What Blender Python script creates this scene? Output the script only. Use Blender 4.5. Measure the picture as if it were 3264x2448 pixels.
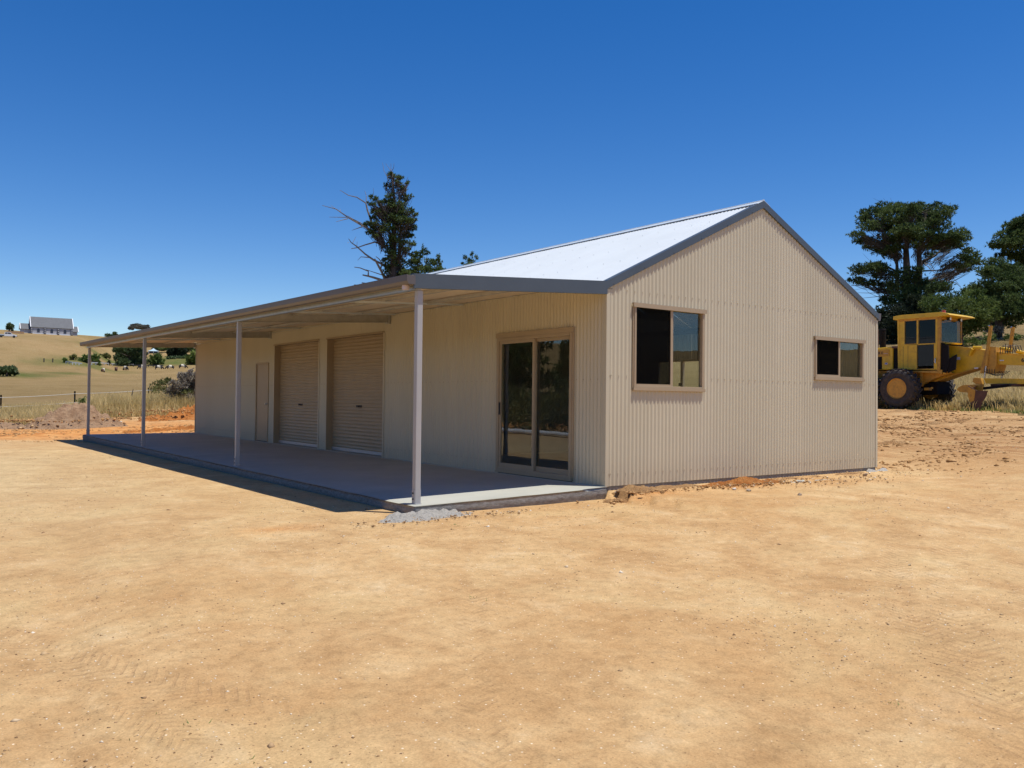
import bpy, math, random
import numpy as np
from mathutils import Matrix, Vector
for o in list(bpy.data.objects): bpy.data.objects.remove(o)
sc = bpy.context.scene
col = sc.collection
R = math.radians
rng = np.random.default_rng(7)
random.seed(7)

# ------------------------------------------------------------ camera
CX, CY, CZ = -8.1069, -8.7642, 1.2141
YAW, PIT, ROL, FPX = 0.6359, 0.0172, 0.0106, 2702.39
fw = np.array([math.sin(YAW)*math.cos(PIT), math.cos(YAW)*math.cos(PIT), math.sin(PIT)])
rt0 = np.array([math.cos(YAW), -math.sin(YAW), 0.0]); up0 = np.cross(rt0, fw)
rt = rt0*math.cos(ROL) + up0*math.sin(ROL); up = -rt0*math.sin(ROL) + up0*math.cos(ROL)
cam_d = bpy.data.cameras.new('camera'); cam = bpy.data.objects.new('camera', cam_d); col.objects.link(cam)
cam_d.sensor_fit = 'HORIZONTAL'; cam_d.sensor_width = 36; cam_d.lens = 36*FPX/3264
cam_d.clip_start = 0.1; cam_d.clip_end = 6000
m = Matrix.Identity(4)
for i in range(3):
    m[i][0] = rt[i]; m[i][1] = up[i]; m[i][2] = -fw[i]
m[0][3], m[1][3], m[2][3] = CX, CY, CZ
cam.matrix_world = m
sc.camera = cam

# ------------------------------------------------------------ sky, sun, exposure
SUN = Vector((0.19, -0.25, 1.0)).normalized()
elev = math.asin(SUN.z); azim = math.atan2(SUN.x, SUN.y)
w = bpy.data.worlds.new('World'); sc.world = w; w.use_nodes = True
nt = w.node_tree; bg = nt.nodes['Background']
sky = nt.nodes.new('ShaderNodeTexSky'); sky.sky_type = 'NISHITA'; sky.sun_disc = False
sky.sun_elevation = elev; sky.sun_rotation = azim; sky.altitude = 1500
sky.air_density = 1.0; sky.dust_density = 0.05; sky.ozone_density = 1.5
hs = nt.nodes.new('ShaderNodeHueSaturation'); hs.inputs['Saturation'].default_value = 1.41; hs.inputs['Hue'].default_value = .510
nt.links.new(sky.outputs[0], hs.inputs['Color']); nt.links.new(hs.outputs[0], bg.inputs['Color'])
bg.inputs['Strength'].default_value = 0.13
sd = bpy.data.lights.new('sun', 'SUN'); sd.energy = 4.9; sd.angle = R(0.53); sd.color = (1.0, 0.96, 0.89)
so = bpy.data.objects.new('sun', sd); col.objects.link(so)
so.rotation_euler = SUN.to_track_quat('Z', 'Y').to_euler(); so.location = (0, 0, 60)
vs = sc.view_settings; vs.view_transform = 'Standard'; vs.look = 'None'; vs.exposure = 0.0; vs.gamma = 1.0; vs.use_curve_mapping = False
sc.render.engine = 'CYCLES'
try:
    sc.cycles.max_bounces = 8; sc.cycles.transparent_max_bounces = 12
except Exception: pass

# ------------------------------------------------------------ helpers
def ray(px, py):
    d = fw + rt*(px-1632)/FPX + up*(1224-py)/FPX
    return d/math.hypot(d[0], d[1])
C0 = np.array([CX, CY, CZ])
def at(px, py, r): return C0 + ray(px, py)*r

def link(o, parent=None):
    col.objects.link(o)
    if parent is not None: o.parent = parent
    return o
def tag(o, label=None, cat=None, group=None, kind=None):
    if label: o['label'] = label
    if cat: o['category'] = cat
    if group: o['group'] = group
    if kind: o['kind'] = kind
    return o
def thing(name, loc, label, cat, group=None):
    o = bpy.data.objects.new(name, None); o.location = loc; o.empty_display_size = .3
    return tag(link(o), label, cat, group)
def worldloc(p):
    v = Vector((0, 0, 0))
    while p is not None: v = v + p.location; p = p.parent
    return v

class MB:
    def __init__(s): s.v = []; s.f = []; s.mi = []
    def quad(s, a, b, c, d, mi=0):
        n = len(s.v); s.v += [tuple(a), tuple(b), tuple(c), tuple(d)]; s.f.append((n, n+1, n+2, n+3)); s.mi.append(mi)
    def box(s, a, b, mi=0):
        x0, y0, z0 = a; x1, y1, z1 = b; n = len(s.v)
        s.v += [(x0,y0,z0),(x1,y0,z0),(x1,y1,z0),(x0,y1,z0),(x0,y0,z1),(x1,y0,z1),(x1,y1,z1),(x0,y1,z1)]
        for f in ((0,3,2,1),(4,5,6,7),(0,1,5,4),(1,2,6,5),(2,3,7,6),(3,0,4,7)): s.f.append(tuple(n+i for i in f)); s.mi.append(mi)
    def obox(s, p, ax, half, mi=0):
        "oriented box: centre p, axes rows ax, half sizes"
        n = len(s.v); p = np.array(p, float); ax = np.array(ax, float)
        for sz in (-1, 1):
            for sx, sy in ((-1,-1),(1,-1),(1,1),(-1,1)):
                s.v.append(tuple(p+ax[0]*half[0]*sx+ax[1]*half[1]*sy+ax[2]*half[2]*sz))
        for f in ((0,3,2,1),(4,5,6,7),(0,1,5,4),(1,2,6,5),(2,3,7,6),(3,0,4,7)): s.f.append(tuple(n+i for i in f)); s.mi.append(mi)
    def beam(s, a, b, wd, ht, mi=0, upv=(0,0,1)):
        a = np.array(a, float); b = np.array(b, float); d = b-a; L = np.linalg.norm(d); d /= L
        sd_ = np.cross(d, upv); sd_ /= np.linalg.norm(sd_); u_ = np.cross(sd_, d)
        s.obox((a+b)/2, (d, sd_, u_), (L/2, wd/2, ht/2), mi)
    def tube(s, pts, rad, n=8, cap=True, mi=0):
        pts = [np.array(p, float) for p in pts]
        if not hasattr(rad, '__len__'): rad = [rad]*len(pts)
        base = len(s.v)
        for i, p in enumerate(pts):
            d = pts[min(i+1, len(pts)-1)]-pts[max(i-1, 0)]; d = d/(np.linalg.norm(d)+1e-9)
            h = np.array([0, 0, 1.0]) if abs(d[2]) < .9 else np.array([1.0, 0, 0])
            a = np.cross(d, h); a /= np.linalg.norm(a); b = np.cross(d, a)
            for k in range(n):
                t = 2*math.pi*k/n; s.v.append(tuple(p+(a*math.cos(t)+b*math.sin(t))*rad[i]))
        for i in range(len(pts)-1):
            for k in range(n):
                k2 = (k+1) % n
                s.f.append((base+i*n+k, base+i*n+k2, base+(i+1)*n+k2, base+(i+1)*n+k)); s.mi.append(mi)
        if cap:
            s.f.append(tuple(base+k for k in range(n))[::-1]); s.mi.append(mi)
            s.f.append(tuple(base+(len(pts)-1)*n+k for k in range(n))); s.mi.append(mi)
    def prism(s, poly, x0, x1, mi=0, axis=0):
        "poly in (y,z) extruded along x (axis 0), or (x,z) along y (axis 1)"
        def P(q, t): return (t, q[0], q[1]) if axis == 0 else (q[0], t, q[1])
        n = len(s.v); k = len(poly)
        s.v += [P(q, x0) for q in poly]+[P(q, x1) for q in poly]
        s.f.append(tuple(range(n, n+k))); s.mi.append(mi); s.f.append(tuple(range(n+2*k-1, n+k-1, -1))); s.mi.append(mi)
        for i in range(k):
            j = (i+1) % k; s.f.append((n+i, n+k+i, n+k+j, n+j)); s.mi.append(mi)
    def holed(s, outer, inner, x0, x1, rad=.05, axis=0, mi=0):
        "rectangular panel with a rounded window hole. outer/inner=(a0,a1,z0,z1)"
        a0, a1, z0, z1 = inner; ring = []; N = 5
        for cxx, czz, st in ((a1-rad, z1-rad, 0), (a0+rad, z1-rad, 90), (a0+rad, z0+rad, 180), (a1-rad, z0+rad, 270)):
            for i in range(N): t = R(st+90*i/(N-1)); ring.append((cxx+rad*math.cos(t), czz+rad*math.sin(t)))
        b0, b1, y0, y1 = outer; oc = [(b1, y1), (b0, y1), (b0, y0), (b1, y0)]; out = []
        for c in range(4):
            for i in range(N):
                q = ring[c*N+i]
                if i == N//2: out.append(oc[c])
                elif (c in (0, 2)) == (i < N//2): out.append((oc[c][0], min(max(q[1], y0), y1)))
                else: out.append((min(max(q[0], b0), b1), oc[c][1]))
        def P(q, t): return (t, q[0], q[1]) if axis == 0 else (q[0], t, q[1])
        K = len(ring); n = len(s.v)
        for t in (x0, x1): s.v += [P(q, t) for q in ring]; s.v += [P(q, t) for q in out]
        for i in range(K):
            j = (i+1) % K
            for f in ((i, j, K+j, K+i), (2*K+j, 2*K+i, 3*K+i, 3*K+j), (i, 2*K+i, 2*K+j, j), (K+j, 3*K+j, 3*K+i, K+i)):
                s.f.append(tuple(n+q for q in f)); s.mi.append(mi)
        return ring
    def build(s, name, mat, parent=None, smooth=False, weld=False, bevel=0):
        me = bpy.data.meshes.new(name)
        off = worldloc(parent) if parent is not None else Vector((0, 0, 0))
        v = np.array(s.v, float).reshape(-1, 3)-np.array(off)
        me.from_pydata(v.tolist(), [], s.f)
        for mm in (mat if isinstance(mat, (list, tuple)) else [mat]): me.materials.append(mm)
        if isinstance(mat, (list, tuple)): me.polygons.foreach_set('material_index', s.mi)
        if weld or bevel:
            import bmesh
            bm = bmesh.new(); bm.from_mesh(me); bmesh.ops.remove_doubles(bm, verts=bm.verts, dist=1e-5)
            bmesh.ops.recalc_face_normals(bm, faces=bm.faces)
            bm.to_mesh(me); bm.free()
        if smooth: me.polygons.foreach_set('use_smooth', [True]*len(me.polygons))
        me.update()
        o = link(bpy.data.objects.new(name, me), parent)
        if bevel:
            b = o.modifiers.new('bevel', 'BEVEL'); b.width = bevel; b.segments = 2; b.limit_method = 'ANGLE'
        return o

def np_mesh(name, verts, faces, mat, parent=None, smooth=False, attrs=None):
    me = bpy.data.meshes.new(name); k = faces.shape[1]
    off = worldloc(parent) if parent is not None else (0, 0, 0)
    verts = verts-np.array(off)
    me.vertices.add(len(verts)); me.vertices.foreach_set('co', verts.astype(np.float32).ravel())
    me.loops.add(faces.size); me.loops.foreach_set('vertex_index', faces.astype(np.int32).ravel())
    me.polygons.add(len(faces)); me.polygons.foreach_set('loop_start', np.arange(0, faces.size, k, dtype=np.int32))
    me.polygons.foreach_set('loop_total', np.full(len(faces), k, dtype=np.int32))
    if smooth: me.polygons.foreach_set('use_smooth', np.ones(len(faces), bool))
    me.update(calc_edges=True)
    me.materials.append(mat)
    for an, arr in (attrs or {}).items():
        if arr.ndim == 1:
            a = me.attributes.new(an, 'FLOAT', 'POINT'); a.data.foreach_set('value', arr.astype(np.float32))
        else:
            a = me.attributes.new(an, 'FLOAT_COLOR', 'POINT')
            a.data.foreach_set('color', np.c_[arr, np.ones(len(arr))].astype(np.float32).ravel())
    return link(bpy.data.objects.new(name, me), parent)

# value noise for modelling
_perm = rng.random((256, 256))
def vnoise(x, y, s):
    x = np.asarray(x)/s; y = np.asarray(y)/s; xi = np.floor(x).astype(int); yi = np.floor(y).astype(int)
    fx = x-xi; fy = y-yi; fx = fx*fx*(3-2*fx); fy = fy*fy*(3-2*fy)
    g = lambda a, b: _perm[a % 256, b % 256]
    return (g(xi, yi)*(1-fx)+g(xi+1, yi)*fx)*(1-fy)+(g(xi, yi+1)*(1-fx)+g(xi+1, yi+1)*fx)*fy-.5
def fbm(x, y, s, n=4):
    r = 0; a = 1
    for i in range(n): r = r+a*vnoise(np.asarray(x)+i*17.3, np.asarray(y)+i*9.1, s/2**i); a *= .5
    return r

# ------------------------------------------------------------ materials
def new_mat(name):
    mt = bpy.data.materials.new(name); mt.use_nodes = True
    return mt, mt.node_tree, mt.node_tree.nodes['Principled BSDF']
def noise(nt, scale, detail=4, rough=.55, vec=None, dist=0):
    n = nt.nodes.new('ShaderNodeTexNoise'); n.inputs['Scale'].default_value = scale; n.inputs['Detail'].default_value = detail
    n.inputs['Roughness'].default_value = rough; n.inputs['Distortion'].default_value = dist
    if vec is not None: nt.links.new(vec, n.inputs['Vector'])
    return n.outputs['Fac']
def ramp(nt, fac, stops):
    n = nt.nodes.new('ShaderNodeValToRGB'); nt.links.new(fac, n.inputs[0]); e = n.color_ramp.elements
    while len(e) < len(stops): e.new(.5)
    for i, (p, c) in enumerate(stops):
        e[i].position = p; e[i].color = (c, c, c, 1) if not hasattr(c, '__len__') else (*c, 1)
    return n.outputs[0]
def mix(nt, fac, a, b, mode='MIX'):
    n = nt.nodes.new('ShaderNodeMix'); n.data_type = 'RGBA'; n.blend_type = mode
    for key, val in ((0, fac), (6, a), (7, b)):
        if hasattr(val, 'is_linked') or isinstance(val, bpy.types.NodeSocket): nt.links.new(val, n.inputs[key])
        elif key == 0: n.inputs[0].default_value = val
        else: n.inputs[key].default_value = (*val, 1)
    return n.outputs[2]
def math_n(nt, op, a, b=None, clamp=False):
    n = nt.nodes.new('ShaderNodeMath'); n.operation = op; n.use_clamp = clamp
    for i, v in enumerate((a, b)):
        if v is None: continue
        if isinstance(v, bpy.types.NodeSocket): nt.links.new(v, n.inputs[i])
        else: n.inputs[i].default_value = v
    return n.outputs[0]
def coord(nt, kind='Object'):
    return nt.nodes.new('ShaderNodeTexCoord').outputs[kind]
def worldpos(nt): return nt.nodes.new('ShaderNodeNewGeometry').outputs['Position']
def mapping(nt, vec, scale=(1, 1, 1), rot=(0, 0, 0)):
    n = nt.nodes.new('ShaderNodeMapping'); nt.links.new(vec, n.inputs[0])
    n.inputs['Scale'].default_value = scale; n.inputs['Rotation'].default_value = rot
    return n.outputs[0]
def bump(nt, h, strength, dist, prev=None):
    n = nt.nodes.new('ShaderNodeBump'); n.inputs['Strength'].default_value = strength; n.inputs['Distance'].default_value = dist
    nt.links.new(h, n.inputs['Height'])
    if prev is not None: nt.links.new(prev, n.inputs['Normal'])
    return n.outputs[0]
def attr(nt, name, out='Fac'):
    n = nt.nodes.new('ShaderNodeAttribute'); n.attribute_name = name; return n.outputs[out]

def paint(name, c, rough=.45, var=.12, metallic=0, dirt=None, dirt_amt=.3, scale=3, spec=.5):
    mt, nt, b = new_mat(name); wp = worldpos(nt)
    f = noise(nt, scale, 5, .6, wp)
    lo = tuple(x*(1-var) for x in c); hi = tuple(min(1, x*(1+var)) for x in c)
    cc = ramp(nt, f, [(.3, lo), (.7, hi)])
    if dirt:
        g = noise(nt, scale*2.3, 8, .7, wp, .6)
        k = ramp(nt, g, [(.5, 0.0), (.72, dirt_amt)])
        cc = mix(nt, k, cc, dirt)
    nt.links.new(cc, b.inputs['Base Color']); b.inputs['Roughness'].default_value = rough; b.inputs['Metallic'].default_value = metallic
    b.inputs['Specular IOR Level'].default_value = spec
    nt.links.new(bump(nt, noise(nt, 25, 3, .5, wp), .08, .01), b.inputs['Normal'])
    return mt

M = {}
# wall cladding: cream steel with a little dust near the bottom (dust thrown up from the yard)
def cladding():
    mt, nt, b = new_mat('cream_steel'); wp = worldpos(nt)
    f = noise(nt, .8, 4, .5, mapping(nt, wp, (1, 1, .25)))
    c = ramp(nt, f, [(.3, (.545, .487, .345)), (.7, (.59, .53, .385))])
    sep = nt.nodes.new('ShaderNodeSeparateXYZ'); nt.links.new(wp, sep.inputs[0])
    z = math_n(nt, 'SUBTRACT', .42, sep.outputs[2], True)
    g = math_n(nt, 'MULTIPLY', z, noise(nt, 9, 6, .7, wp))
    c = mix(nt, g, c, (.46, .30, .16))
    oi = nt.nodes.new('ShaderNodeObjectInfo')
    v = ramp(nt, oi.outputs['Random'], [(0, .965), (1, 1.03)])
    c = mix(nt, 1.0, c, v, 'MULTIPLY')
    nt.links.new(c, b.inputs['Base Color']); b.inputs['Roughness'].default_value = .48
    nt.links.new(bump(nt, noise(nt, 2.2, 3, .5, wp), .12, .03), b.inputs['Normal'])
    return mt
M['wall'] = cladding()
M['trim'] = paint('cream_trim', (.40, .305, .19), .42, .05)
M['under'] = paint('cream_sheet_lining', (.74, .63, .47), .5, .03, scale=.8)
M['roof'] = paint('white_roof_steel', (.64, .67, .66), .35, .03, scale=1.2)
M['ridge'] = paint('ridge_steel', (.66, .72, .74), .3, .04)
M['blue'] = paint('slate_blue_steel', (.078, .095, .112), .38, .06)
M['gutter'] = paint('gutter_steel_warm_bounce', (.125, .108, .10), .4, .06)  # same steel as the barge boards, with warm ground bounce painted into the colour
M['galv'] = paint('galvanised_steel', (.46, .49, .50), .38, .12, metallic=.75, scale=9)
M['post'] = paint('grey_post_paint', (.41, .40, .385), .42, .05)
M['rafter'] = paint('zinc_rafter', (.50, .49, .45), .45, .12, metallic=.5, scale=7)
M['dark'] = paint('black_plastic_and_gap', (.02, .02, .022), .5, .1)
M['pipe'] = paint('pink_pvc', (.62, .52, .50), .4, .05)
M['rail'] = paint('bright_alloy', (.62, .64, .66), .35, .05, metallic=.6)
M['screen'] = paint('fly_screen', (.018, .02, .02), .7, .1)
M['inside'] = paint('interior_lining', (.22, .21, .19), .7, .1)

def glass(name, tint=(.30, .33, .32), refl=1.0, rough=.0):
    mt = bpy.data.materials.new(name); mt.use_nodes = True; nt = mt.node_tree; nt.nodes.clear()
    out = nt.nodes.new('ShaderNodeOutputMaterial'); mx = nt.nodes.new('ShaderNodeMixShader')
    tr = nt.nodes.new('ShaderNodeBsdfTransparent'); tr.inputs[0].default_value = (*tint, 1)
    gl = nt.nodes.new('ShaderNodeBsdfGlossy'); gl.inputs['Roughness'].default_value = rough; gl.inputs[0].default_value = (.95, .97, 1, 1)
    fr = nt.nodes.new('ShaderNodeFresnel')
    bf = nt.nodes.new('ShaderNodeNewGeometry').outputs['Backfacing']   # same index of refraction on both faces of the thin pane
    nt.links.new(math_n(nt, 'SUBTRACT', 1.5, math_n(nt, 'MULTIPLY', bf, 1.5-1/1.5)), fr.inputs[0])
    k = math_n(nt, 'MULTIPLY', fr.outputs[0], refl, True)
    nt.links.new(k, mx.inputs[0]); nt.links.new(tr.outputs[0], mx.inputs[1]); nt.links.new(gl.outputs[0], mx.inputs[2])
    bn = bump(nt, noise(nt, 1.6, 2, .5, worldpos(nt)), .03, .02); nt.links.new(bn, gl.inputs['Normal'])
    nt.links.new(mx.outputs[0], out.inputs[0]); return mt
M['glass'] = glass('tinted_glass', (.90, .93, .91), 1.0)
M['glass_dark'] = glass('dark_cab_glass', (.10, .14, .14), .45)
M['glass_clear'] = glass('clear_windscreen', (.93, .96, .94), .3)

def concrete():
    mt, nt, b = new_mat('new_concrete'); wp = worldpos(nt)
    c = ramp(nt, noise(nt, .9, 6, .6, wp, .4), [(.3, (.39, .385, .325)), (.7, (.47, .465, .40))])
    c = mix(nt, ramp(nt, noise(nt, 2.1, 7, .7, wp, .8), [(.55, 0.0), (.8, .3)]), c, (.40, .33, .25))
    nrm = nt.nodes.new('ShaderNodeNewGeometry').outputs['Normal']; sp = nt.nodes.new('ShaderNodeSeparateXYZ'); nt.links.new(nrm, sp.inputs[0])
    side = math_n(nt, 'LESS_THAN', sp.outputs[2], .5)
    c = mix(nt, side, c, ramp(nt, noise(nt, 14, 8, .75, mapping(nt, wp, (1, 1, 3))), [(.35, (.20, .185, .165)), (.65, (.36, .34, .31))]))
    nt.links.new(c, b.inputs['Base Color']); b.inputs['Roughness'].default_value = .9; b.inputs['Specular IOR Level'].default_value = .04
    h = math_n(nt, 'ADD', noise(nt, 60, 6, .7, wp), math_n(nt, 'MULTIPLY', side, math_n(nt, 'MULTIPLY', noise(nt, 22, 8, .8, wp), 4)))
    nt.links.new(bump(nt, h, .5, .012), b.inputs['Normal']); return mt
M['concrete'] = concrete()
def rough_concrete():
    mt, nt, b = new_mat('spilt_concrete'); wp = worldpos(nt)
    c = ramp(nt, noise(nt, 28, 8, .75, wp), [(.30, (.24, .22, .18)), (.48, (.56, .52, .45))])
    nt.links.new(c, b.inputs['Base Color']); b.inputs['Roughness'].default_value = .9
    nt.links.new(bump(nt, noise(nt, 35, 8, .8, wp), 1.0, .05), b.inputs['Normal']); return mt
M['spill'] = rough_concrete()

def circ3(a, b, c):
    (x1, y1), (x2, y2), (x3, y3) = a, b, c; d = 2*(x1*(y2-y3)+x2*(y3-y1)+x3*(y1-y2))
    ux = ((x1*x1+y1*y1)*(y2-y3)+(x2*x2+y2*y2)*(y3-y1)+(x3*x3+y3*y3)*(y1-y2))/d
    uy = ((x1*x1+y1*y1)*(x3-x2)+(x2*x2+y2*y2)*(x1-x3)+(x3*x3+y3*y3)*(x2-x1))/d
    return ux, uy, math.hypot(x1-ux, y1-uy)
TRACKS = []
for (p0, p1, p2, tw, lug) in (((-7.05, -5.6), (-5.9, -6.15), (-4.6, -6.9), .13, .075), ((-7.6, -2.0), (-7.0, -3.9), (-6.2, -5.4), .14, .085), ((-7.9, -1.7), (-7.35, -3.4), (-6.9, -5.6), .10, .07),
        ((-6.4, -6.5), (-5.8, -5.4), (-4.2, -3.0), .12, .08), ((-3.5, -6.8), (-1.2, -4.9), (2.5, -3.6), .15, .09), ((-2.9, -7.3), (-.4, -5.6), (4.0, -4.6), .15, .09), ((2.0, -3.9), (6.0, -2.8), (10.5, -2.4), .17, .11), ((-10, 3.0), (-7.0, 5.0), (-5.2, 9.0), .15, .10)):
    TRACKS.append((*circ3(p0, p1, p2), tw, lug, len(TRACKS)*.7))
def dirt_mat():
    mt, nt, b = new_mat('bare_clay_dirt'); wp = worldpos(nt)
    z = nt.nodes.new('ShaderNodeSeparateColor'); nt.links.new(attr(nt, 'zone', 'Color'), z.inputs[0])
    big = noise(nt, .35, 6, .6, wp, .5); mid = noise(nt, 1.7, 7, .68, wp, .3); fine = noise(nt, 11, 8, .72, wp)
    base = ramp(nt, mid, [(.28, (.352, .204, .086)), (.44, (.450, .276, .124)), (.57, (.518, .338, .160)), (.74, (.59, .43, .24))])
    base = mix(nt, ramp(nt, big, [(.42, 0.0), (.66, .6)]), base, (.42, .234, .092))
    base = mix(nt, ramp(nt, noise(nt, .5, 5, .6, mapping(nt, wp, (1, 1, 1), (0, 0, 1.1)), .9), [(.50, 0.0), (.72, .5)]), base, (.56, .41, .20))
    # paler trodden ground by the slab, orange clay track, brown churned ramp
    base = mix(nt, math_n(nt, 'MULTIPLY', z.outputs[1], .75), base, ramp(nt, mid, [(.3, (.44, .325, .17)), (.7, (.54, .41, .22))]))
    base = mix(nt, z.outputs[0], base, ramp(nt, mid, [(.3, (.37, .135, .035)), (.5, (.53, .225, .06)), (.7, (.62, .34, .12))]))
    st = noise(nt, 2.4, 7, .7, mapping(nt, wp, (1.6, .28, 1), (0, 0, -R(29))), .4)
    base = mix(nt, math_n(nt, 'MULTIPLY', z.outputs[2], ramp(nt, st, [(.36, 0.0), (.60, 1.0)])), base, (.31, .155, .06))
    # tyre tracks: curved bands of chevron lugs, worn away in places
    sxy = nt.nodes.new('ShaderNodeSeparateXYZ'); nt.links.new(wp, sxy.inputs[0]); trk = None
    for (tx, ty, tr_, tw, lug, seed) in TRACKS:
        dx = math_n(nt, 'SUBTRACT', sxy.outputs[0], tx); dy = math_n(nt, 'SUBTRACT', sxy.outputs[1], ty)
        ln = math_n(nt, 'SQRT', math_n(nt, 'ADD', math_n(nt, 'MULTIPLY', dx, dx), math_n(nt, 'MULTIPLY', dy, dy)))
        wob = math_n(nt, 'MULTIPLY', math_n(nt, 'SUBTRACT', noise(nt, 2.5, 3, .5, wp), .5), .10)
        ac = math_n(nt, 'ABSOLUTE', math_n(nt, 'ADD', math_n(nt, 'SUBTRACT', ln, tr_), wob))
        al = math_n(nt, 'MULTIPLY', math_n(nt, 'ARCTAN2', dy, dx), tr_)
        ch = math_n(nt, 'SINE', math_n(nt, 'MULTIPLY', math_n(nt, 'ADD', al, math_n(nt, 'MULTIPLY', ac, 1.1)), 6.283/lug))
        k = math_n(nt, 'MULTIPLY', ramp(nt, ch, [(.25, 0.0), (.7, 1.0)]), math_n(nt, 'LESS_THAN', ac, tw))
        ms = ramp(nt, noise(nt, .8, 5, .7, mapping(nt, wp, (1, 1, 1), (seed, seed*2, seed))), [(.42, 0.0), (.56, 1.0)])
        k = math_n(nt, 'MULTIPLY', k, math_n(nt, 'MULTIPLY', ms, ramp(nt, noise(nt, 14, 4, .7, wp), [(.35, .2), (.6, 1.0)])))
        trk = k if trk is None else math_n(nt, 'MAXIMUM', trk, k)
    base = mix(nt, math_n(nt, 'MULTIPLY', trk, .42), base, (.33, .19, .09))
    # small stones as specks
    vo = nt.nodes.new('ShaderNodeTexVoronoi'); vo.inputs['Scale'].default_value = 34; nt.links.new(wp, vo.inputs['Vector'])
    sp = ramp(nt, vo.outputs['Distance'], [(.12, 1.0), (.22, 0.0)])
    vc = nt.nodes.new('ShaderNodeSeparateColor'); nt.links.new(vo.outputs['Color'], vc.inputs[0])
    hasl = math_n(nt, 'GREATER_THAN', vc.outputs[0], .86); hasd = math_n(nt, 'LESS_THAN', vc.outputs[0], .22)
    base = mix(nt, math_n(nt, 'MULTIPLY', sp, hasl), base, (.74, .62, .44))
    base = mix(nt, math_n(nt, 'MULTIPLY', math_n(nt, 'MULTIPLY', sp, hasd), .7), base, (.20, .115, .055))
    fs = ramp(nt, fine, [(.25, .76), (.5, 1.05), (.75, 1.2)])
    base = mix(nt, 1.0, base, fs, 'MULTIPLY')
    base = mix(nt, 1.0, base, ramp(nt, noise(nt, 75, 3, .7, wp), [(.3, .86), (.5, 1.04), (.72, 1.22)]), 'MULTIPLY')
    dk = ramp(nt, noise(nt, 26, 5, .8, wp), [(.60, 0.0), (.70, .6)])
    base = mix(nt, dk, base, (.26, .15, .07))
    nt.links.new(base, b.inputs['Base Color']); b.inputs['Roughness'].default_value = .95; b.inputs['Specular IOR Level'].default_value = .15
    h = math_n(nt, 'ADD', math_n(nt, 'MULTIPLY', mid, .8), math_n(nt, 'MULTIPLY', fine, .35))
    h = math_n(nt, 'SUBTRACT', h, math_n(nt, 'MULTIPLY', trk, .40))
    h = math_n(nt, 'ADD', h, math_n(nt, 'MULTIPLY', math_n(nt, 'MULTIPLY', z.outputs[2], noise(nt, 7, 7, .75, wp)), 1.2))
    n1 = bump(nt, h, .36, .06)
    n2 = bump(nt, noise(nt, 55, 5, .75, wp), .55, .014, n1)
    nt.links.new(n2, b.inputs['Normal']); return mt
M['dirt'] = dirt_mat()
def soil_mat(name, a, bb, c3):
    mt, nt, b = new_mat(name); wp = worldpos(nt)
    c = ramp(nt, noise(nt, 3.5, 8, .75, wp, .3), [(.3, a), (.52, bb), (.72, c3)])
    nt.links.new(c, b.inputs['Base Color']); b.inputs['Roughness'].default_value = .95; b.inputs['Specular IOR Level'].default_value = .1
    nt.links.new(bump(nt, noise(nt, 9, 8, .75, wp), 1.0, .12), b.inputs['Normal']); return mt
M['soil_brown'] = soil_mat('brown_topsoil', (.26, .155, .09), (.40, .255, .15), (.50, .34, .21))
M['soil_orange'] = soil_mat('orange_clay', (.33, .11, .03), (.50, .19, .05), (.60, .30, .11))
M['soil_tan'] = soil_mat('tan_clay', (.37, .19, .08), (.50, .29, .13), (.58, .38, .19))

def pasture_mat():
    mt, nt, b = new_mat('dry_pasture'); wp = worldpos(nt)
    z = nt.nodes.new('ShaderNodeSeparateColor'); nt.links.new(attr(nt, 'zone', 'Color'), z.inputs[0])
    big = noise(nt, .018, 7, .62, wp, .6); mid = noise(nt, .22, 8, .7, mapping(nt, wp, (1, .5, 1)), .3); fine = noise(nt, 2.2, 8, .75, wp)
    c = ramp(nt, big, [(.32, (.25, .173, .07)), (.5, (.33, .225, .098)), (.68, (.40, .268, .128))])
    c = mix(nt, ramp(nt, mid, [(.45, 0.0), (.7, .55)]), c, (.39, .285, .135))
    c = mix(nt, ramp(nt, mid, [(.3, .4), (.45, 0.0)]), c, (.19, .155, .055))
    c = mix(nt, 1.0, c, ramp(nt, fine, [(.25, .68), (.5, 1.0), (.8, 1.2)]), 'MULTIPLY')
    gm = ramp(nt, mid, [(.25, .5), (.6, 1.0)])
    c = mix(nt, math_n(nt, 'MULTIPLY', z.outputs[1], gm), c, ramp(nt, fine, [(.3, (.075, .105, .022)), (.7, (.16, .17, .05))]))
    nt.links.new(c, b.inputs['Base Color']); b.inputs['Roughness'].default_value = 1; b.inputs['Specular IOR Level'].default_value = .05
    nt.links.new(bump(nt, math_n(nt, 'ADD', fine, noise(nt, 11, 5, .7, wp)), .9, .25), b.inputs['Normal']); return mt
M['pasture'] = pasture_mat()

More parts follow.
